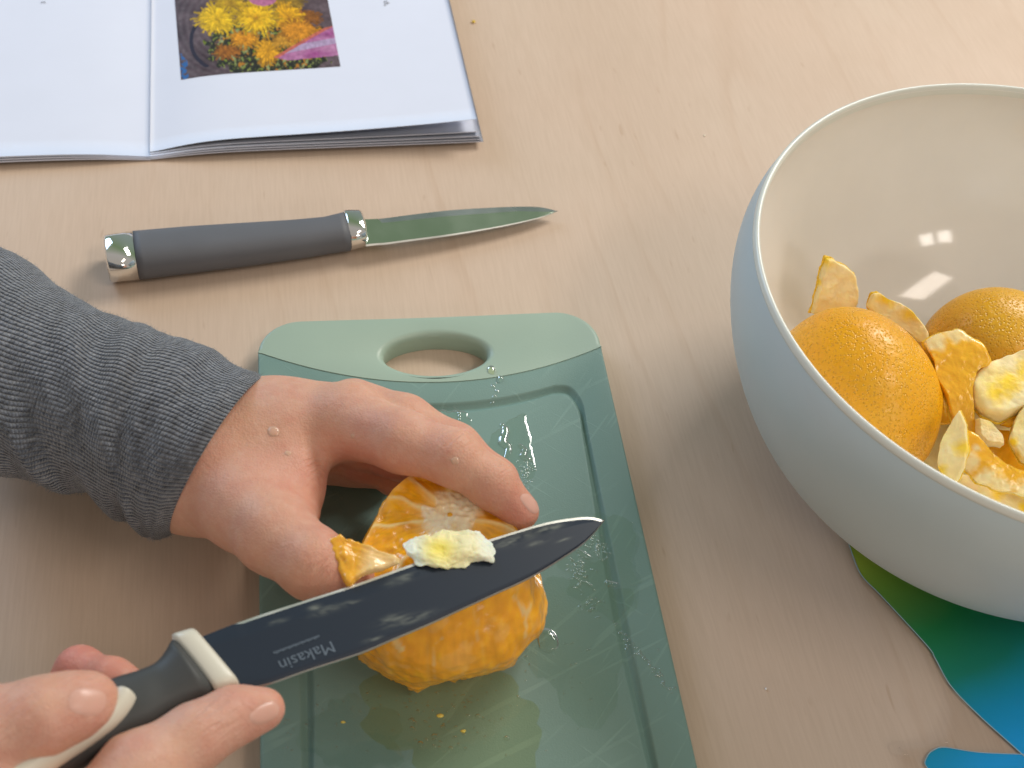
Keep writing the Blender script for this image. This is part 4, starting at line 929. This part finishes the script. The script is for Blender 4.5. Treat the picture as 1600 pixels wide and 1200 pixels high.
# cut face with core, membranes and juice cells
pith_c = P(703, 803, ZT); NR = 90
tr = side[0]; G = np.zeros((NR, 180, 3)); cf = np.zeros((NR, 180, 3))
mang = np.array([-2.75, -2.1, -1.45, -.75, -.15, .45, 1.0, 1.7, 2.4, 2.95])
for j in range(NR):
    f = 1-j/(NR-1)
    for i in range(180):
        p = pith_c+(tr[i]-pith_c)*f; dx = p[:2]-pith_c[:2]; r = np.linalg.norm(dx); a = math.atan2(dx[1], dx[0])+.16*mnoise.noise(Vector(p*120))
        da = np.abs(np.angle(np.exp(1j*(mang-a)))).min()*r          # distance to the nearest membrane
        core = .0070+.0030*mnoise.noise(Vector((math.cos(a)*1.6, math.sin(a)*1.6, 1)))+.0022*mnoise.noise(Vector(p*330))+.0035*max(0, math.cos(a-.6))+.0025*max(0, math.cos(a+1.9))
        rim_d = (1-f)*np.linalg.norm(tr[i]-pith_c)
        mem = max(0, 1-da/(.0009+.0014*max(0, 1-(r-core)/.004)+.0005*mnoise.noise(Vector(p*200)))); seg = 1-max(mem, 1/(1+math.exp((r-core)/.0013)))
        rimw = max(0, 1-rim_d/.0016)*(.5+.5*mnoise.noise(Vector(p*140)))
        z = -.0016*min(1, max(0, seg))*min(1, da/.0025)*(.6+.5*mnoise.noise(Vector(p*300)))+.0010*mnoise.fractal(Vector(p*90), 1, 2, 3)
        if r < core: z += .0006*mnoise.noise(Vector(p*600))
        G[j, i] = p+EZ*(z*min(1, rim_d/.002))
        ves = mnoise.noise(Vector((a*26, r*260, 3))); fl = np.array([.90, .40, .008])*(1+.32*ves)*(1+.18*mnoise.noise(Vector(p*200)))
        wh = np.array([.97, .92, .72])*(1+.12*mnoise.noise(Vector(p*500))); wh = wh if r < core*1.1 else np.array([.95, .74, .36])
        c = fl*min(1, max(0, seg))+wh*(1-min(1, max(0, seg))); c = c*(1-rimw*.6)+np.array([.88, .60, .27])*rimw*.6
        pat = min(1, max(0, (mnoise.fractal(Vector(p*100+np.array([3, 1, 0])), 1, 2, 2)-.20)*3))*(.8 if dx@np.array([.8, .2]) > 0 else .4); c = c*(1-pat*.7)+np.array([.90, .68, .32])*pat*.7
        if r < .0009: c = np.array([.85, .42, .03])
        cf[j, i] = np.clip(c, 0, 1)
V, Fc = loft(list(G), True, False, True); mk('cut_face', V, Fc, MAT['flesh'], orange, col=cf.reshape(-1, 3))
# loose pulp flap in front of the thumb tip
def slab(name, poly, z, th, colf, mat, parent=None, seed=0, tilt=(0, 0), n=140, rough=.0006):
    lp = catmull([P(x, y, z) for x, y in poly], n, True); c = lp.mean(0); rr = []; zz = []
    prof = [(.90, 0), (1.0, .3), (1.0, .6), (.96, .9), (.90, 1.02), (.82, 1.05), (.73, 1.0), (.64, .95), (.55, .98), (.46, 1.03), (.37, 1.0), (.28, .97), (.19, 1.0), (.10, 1.0)]
    ths = np.linspace(0, 2*math.pi, n, endpoint=False); cf_ = np.fft.fft(lp-c, axis=0); cf_[3:-2] = 0; ell = np.real(np.fft.ifft(cf_, axis=0))
    for f, h_ in prof:
        ring = c+(lp-c)*f*f**1.5+ell*f*(1-f**1.5)
        for p in ring:
            pass
        nn_ = np.array([mnoise.fractal(Vector(p*420+np.array([seed, 0, h_])), 1, 2, 4) for p in ring]); ru = np.array([mnoise.fractal(Vector(p*160+np.array([seed, 4, 0])), 1, 2, 3) for p in ring])
        dirs = (ring-c)/(np.linalg.norm(ring-c, axis=1)[:, None]+1e-9)
        ring = ring+dirs*nn_[:, None]*rough*f+EZ*(h_*th)+EZ*nn_[:, None]*rough*.5+EZ*ru[:, None]*.0011*min(1, h_)
        ring[:, 2] += (ring[:, 0]-c[0])*tilt[0]+(ring[:, 1]-c[1])*tilt[1]; rr.append(ring)
    V_, F2 = loft(rr, True, True, True); col = np.array([colf(p, p-c) for p in V_])
    return mk(name, V_, F2, mat, parent, origin=None if parent else c, col=np.clip(col, 0, 1))
flap_c = P(570, 885, 6.2)
def fcol(p, d):
    n_ = mnoise.noise(Vector(p*220)); w_ = min(1, max(0, (d[0]-.001)*260))*.8; return np.array([.84, .40, .03])*(1+.2*n_)*(1-w_)+np.array([.86, .66, .36])*w_
slab('pulp_flap', [(510, 854), (522, 850), (530, 843), (541, 851), (560, 854), (590, 866), (626, 874), (600, 890), (566, 902), (545, 918), (534, 904), (526, 884)], 6.75, .0028, fcol, MAT['flesh'], orange, 4, tilt=(-.1, .1))

# ------------------------------------------------------------------ the knife in the hand
kA, kB, kC = P(310, 997, 7.2), P(943, 812, 6.1), P(372, 1077, 7.1)
kc = P(650, 930, 6.75)
N_ = nrm(np.cross(kB-kA, kC-kA)); N_ = N_ if N_[2] > 0 else -N_
hk = empty('slicing_knife', 'dark coated slicing knife with white collar held over the orange', 'knife', kA)
def K(px, py, dz=0.0): return Pn(px, py, kA, N_)+N_*dz
upx = [(308, 998), (345, 983), (385, 968), (430, 953), (480, 937), (560, 911), (647, 880), (710, 860), (770, 841), (847, 818), (897, 809), (925, 808), (944, 813)]
lpx = [(372, 1080), (400, 1074), (430, 1066), (480, 1048), (560, 1022), (610, 1001), (667, 977), (715, 955), (763, 933), (833, 900), (897, 860), (925, 836), (944, 813)]
UP = catmull(upx, 160); LP = catmull(lpx, 160)
bev = 4.2                    # width of the ground edge in px
NB2 = 30; G = np.zeros((160, NB2, 3)); cb = np.zeros((160, NB2, 3)); Ge = np.zeros((160, 3, 3))
sm_spots = [(435, 972, 14, 3), (510, 955, 22, 5), (545, 945, 14, 4), (630, 905, 24, 6), (800, 845, 42, 7), (855, 828, 26, 5), (640, 970, 34, 6), (612, 968, 22, 5), (585, 1000, 14, 3), (880, 845, 10, 2), (492, 950, 12, 4), (840, 850, 16, 3)]
for i in range(160):
    f0 = 0.0 if i < 20 else min(1, (i-20)/4)*bev/max(np.linalg.norm(UP[i]-LP[i]), bev*1.6)
    for j in range(NB2):
        f = f0+(1-f0)*j/(NB2-1); q = UP[i]*(1-f)+LP[i]*f
        G[i, j] = K(q[0], q[1], .0006*min(1, (j+.01)/6) if j < NB2-2 else .0006*(NB2-1-j)/2)
        c = np.array([.018, .026, .042]); m = 0
        for (x, y, a, b) in sm_spots:
            dx, dy = q[0]-x, q[1]-y; ca, sa = .95, -.31; u = (dx*ca+dy*sa)/a; v = (-dx*sa+dy*ca)/b
            m = max(m, math.exp(-(u*u+v*v)*1.1))
        nn = .5+.9*mnoise.fractal(Vector((q[0]*.05, q[1]*.22+q[0]*.08, 1)), 1, 2, 3); m = min(1, m*max(0, nn-.15)*1.2)
        cb[i, j] = c*(1-m*.55)+np.array([.36, .38, .32])*m*.45
    for k_, ff in enumerate((0, .5, 1)):
        q = UP[i]*(1-f0*ff)+LP[i]*f0*ff; Ge[i, k_] = K(q[0], q[1], -.0001+.00012*ff)
# finer grid for smears: subdivide colours by material noise instead
V, Fc = grid(G); mk('blade', V, Fc, MAT['coat'], hk, col=cb.reshape(-1, 3))
V, Fc = grid(Ge); mk('cutting_edge', V, Fc, MAT['edge'], hk)
Gb = G.copy(); 
for i in range(160):
    for j in range(NB2): f = j/(NB2-1); q = UP[i]*(1-f)+LP[i]*f; Gb[i, j] = K(q[0], q[1], -.0002-.0006*math.sin(math.pi*f))
V, Fc = grid(Gb); mk('blade_back', V, Fc, MAT['coat'], hk, col=np.tile((.018, .026, .042), (len(V), 1)))
# stroke of light steel along the spine side
sp_r = [np.array([K(*LP[i], .0006), K(*(LP[i]+np.array([0, 1.2])), .0003), K(*(LP[i]+np.array([0, .6])), -.0004)]) for i in range(160)]
V, Fc = loft(sp_r, False); mk('spine', V, Fc, MAT['steel2'], hk)
# upside-down maker's lettering
tv = nrm(K(515, 1004)-K(430, 1036)); tw = nrm(np.cross(N_, tv)); 
o1 = K(519, 1004, .00075)
text_obj('blade_lettering', 'Makasin', .0052, lambda a, b: o1-tv*a*1.0-tw*b+tw*.0002, m_plain('pale_lettering', (.10, .13, .17), .5), hk)
o2 = K(498, 994, .00075)
# the second line is a blurred row of tiny illegible strokes
Vs, Fs = [], []
for k_ in range(22):
    a0 = k_*.00064; h_ = .0009*(.7+.3*((k_*7) % 3)/2); b0 = len(Vs)
    Vs += [o2-tv*a-tw*b for a, b in ((a0, 0), (a0+.00040, 0), (a0+.00040, h_), (a0, h_))]; Fs.append((b0, b0+1, b0+2, b0+3))
mk('blade_lettering', np.array(Vs), Fs, bpy.data.materials['pale_lettering'], hk, smooth=False)
# collar, grip and cream back strip
def kslab(name, poly, up_h, dn_h, mat, n=70, rnd=.25, parent=hk, corner=False, base=0.0):
    """solid with pixel outline on the knife plane, rounded over both faces"""
    lp = catmull([K(x, y) for x, y in poly], n, True) if not corner else np.array([K(x, y) for x, y in dense(poly, 5)])
    c = lp.mean(0); rr = []
    for f, h_ in ((.2, -1), (.7, -.96), (.88, -.8), (.97, -.45), (1, 0), (.97, .45), (.88, .8), (.7, .96), (.45, 1.0), (.2, 1.0)):
        f2 = 1-(1-f)*rnd*2.2
        if f <= .2: f2 = .15
        if f == .45: f2 = .5
        rr.append(c+(lp-c)*f2+N_*(base+(up_h if h_ > 0 else dn_h)*h_))
    V_, F2 = loft(rr, True, True, True); return mk(name, V_, F2, mat, parent)
def bar(name, quad, up_h, dn_h, mat, rnd=2.0):
    """short block: quad = pixel corners; cross section rounded"""
    a, b, c, d = [np.array(q, float) for q in quad]; rr = []
    for f in np.linspace(0, 1, 14):
        e = math.sin(math.acos(abs(2*f-1)))**.35*.25+.75; l = a+(d-a)*f; r = b+(c-b)*f
        rr.append(np.array([K(*(l), -dn_h*e), K(*(l+(r-l)*.0), up_h*e*.85), K(*(l+(r-l)*.15), up_h*e), K(*(l+(r-l)*.85), up_h*e), K(*r, up_h*e*.85), K(*r, -dn_h*e)]))
    V_, F2 = loft(rr, True, True, True); return mk(name, V_, F2, mat, hk)
bar('collar', [(269, 1001), (303, 991), (373, 1074), (338, 1088)], .0052, .0052, MAT['cream'])
gs = []
topg = catmull([(268, 1003), (258, 1022), (243, 1040), (215, 1053), (180, 1064), (130, 1085), (60, 1120), (-60, 1165), (-160, 1210)], 60); botg = catmull([(338, 1088), (305, 1102), (268, 1120), (235, 1142), (195, 1160), (150, 1185), (90, 1215), (-30, 1250), (-130, 1290)], 60)
for i in range(60):
    A, Bq = K(*topg[i]), K(*botg[i]); c = (A+Bq)/2; r = np.linalg.norm(A-Bq)/2; ex = (Bq-A)/(2*r); hh = min(r*.75, .0085)
    if i < 5: hh = .0048+.0006*i
    gs.append(np.array([c+ex*r*(np.sign(math.cos(t))*abs(math.cos(t))**.8)+N_*hh*(np.sign(math.sin(t))*abs(math.sin(t))**.8) for t in np.linspace(0, 2*math.pi, 32, endpoint=False)]))
V, Fc = loft(gs, True, True, True); mk('grip', V, Fc, MAT['grip2'], hk)
cs_ = []; cl_ = catmull([(200, 1094), (192, 1112), (170, 1135), (135, 1160), (90, 1188), (20, 1230), (-80, 1270)], 50)
for i in range(50):
    t2 = cl_[min(i+1, 49)]-cl_[max(i-1, 0)]; t2 = t2/np.linalg.norm(t2); nn2 = np.array([-t2[1], t2[0]]); wpx = 20*min(1, math.sqrt((i+.02)/4)); a, b = cl_[i]-nn2*wpx, cl_[i]+nn2*wpx
    A, Bq = K(*a), K(*b); c = (A+Bq)/2; r = np.linalg.norm(A-Bq)/2; ex = (Bq-A)/(2*r+1e-9)
    cs_.append(np.array([c+N_*.0048+ex*r*math.cos(t)+N_*.0048*min(1, math.sqrt((i+.02)/3))*math.sin(t) for t in np.linspace(0, 2*math.pi, 24, endpoint=False)]))
V, Fc = loft(cs_, True, True, True); mk('grip_strip', V, Fc, MAT['cream'], hk)
# scrap of peel lying on the blade
def scol2(p, d):
    y = math.exp(-((d+np.array([.0030, .0018, 0]))[:2]**2).sum()/(.0050**2)); r = np.linalg.norm(d[:2]); n_ = mnoise.noise(Vector(p*200))
    c = np.array([.84, .80, .50])*(1+.08*n_); e = min(1, max(0, (r-.0075)*300)); c = c*(1-e)+np.array([.78, .84, .74])*e; return c*(1-y*.85)+np.array([.84, .70, .02])*y*.85
zs = float(K(700, 860)[2]*100)+.02
zk = zs+.12
blobs = [[pt(636, 853, zk, .12), pt(655, 858, zk, .42), pt(676, 860, zk, .58), pt(704, 855, zk, .66), pt(730, 853, zk, .60), pt(750, 856, zk, .42), pt(765, 853, zk, .20)],
         [pt(660, 862, zk, .3), pt(658, 880, zk, .16)], [pt(700, 850, zk, .3), pt(694, 832, zk, .20)], [pt(735, 848, zk, .3), pt(744, 836, zk, .22)], [pt(750, 858, zk, .3), pt(764, 868, zk, .22)], [pt(700, 862, zk, .3), pt(722, 878, zk, .22)]]
V, Fc = sdf_mesh([(.0012, blobs)], h=.0005)
zc_ = zs*.01; V[:, 2] = zc_+(V[:, 2]-zk*.01)*.26+.0007-(V[:, 0]-V[:, 0].mean())*.07
V = V+.0004*np.stack([vnoise(V, 520, q_, 3) for q_ in (1, 2, 3)], 1)+.0010*np.stack([vnoise(V, 170, q_, 2) for q_ in (4, 5, 6)], 1)
ctr_ = V.mean(0); pc = mk('peel_scrap', V, Fc, MAT['pith'], origin=ctr_, col=np.clip(np.array([scol2(p, p-ctr_) for p in V]), 0, 1))
tag(pc, 'fuzzy white and yellow scrap of pith lying across the dark knife blade', 'peel scrap')

# ------------------------------------------------------------------ crumbs
def crumb(px, py, r, col, lb, z=.05):
    p = P(px, py, z); a = np.linspace(0, 2*math.pi, 12, endpoint=False); rr = []
    for k_ in range(6):
        ph = math.pi*k_/5; s = max(.02, math.sin(ph))
        rr.append(np.array([p+np.array([r*s*math.cos(t)*(1+.3*mnoise.noise(Vector((t, k_, px)))), r*s*math.sin(t)*1.2, r*.6*(1-math.cos(ph))-.0004]) for t in a]))
    V, Fc = loft(rr, True, True, True); o = mk('crumb', V, Fc, MAT['pith'], origin=p, col=np.tile(col, (len(V), 1))); tag(o, lb, 'crumb', 'specks on the table')
crumb(740, 34, .0010, (.72, .48, .03), 'tiny yellow crumb on the table right of the booklet')
crumb(1101, 211, .0004, (.8, .78, .72), 'pale speck on the bare table between booklet and bowl')
crumb(1197, 1076, .0004, (.85, .83, .78), 'pale speck beside the brown knot in the table')


def pulp(px, py, r, lb):
    u, v = BUV(px, py); a = np.linspace(0, 2*math.pi, 14, endpoint=False); rr = []
    for k_ in range(6):
        ph = math.pi/2*k_/5; q = max(.05, math.cos(ph))
        rr.append(np.array([B(u+r*q*math.cos(t)*(1+.5*mnoise.noise(Vector((t, px, 0)))), v+r*.6*q*math.sin(t), BT-.0002+r*.5*math.sin(ph)) for t in a]))
    V, Fc = loft(rr, True, False, True); o = mk('pulp_bit', V, Fc, MAT['flesh'], origin=V.mean(0), col=np.tile((.85, .66, .14), (len(V), 1))); tag(o, lb, 'pulp bit', 'bits of pulp on the board')
pulp(688, 1118, .0012, 'yellow bit of pulp in the puddle in front of the orange')
pulp(724, 1142, .0009, 'small bit of pulp nearest the bottom edge of the photo')
pulp(536, 1128, .0008, 'small bit of pulp beside the left groove of the board')
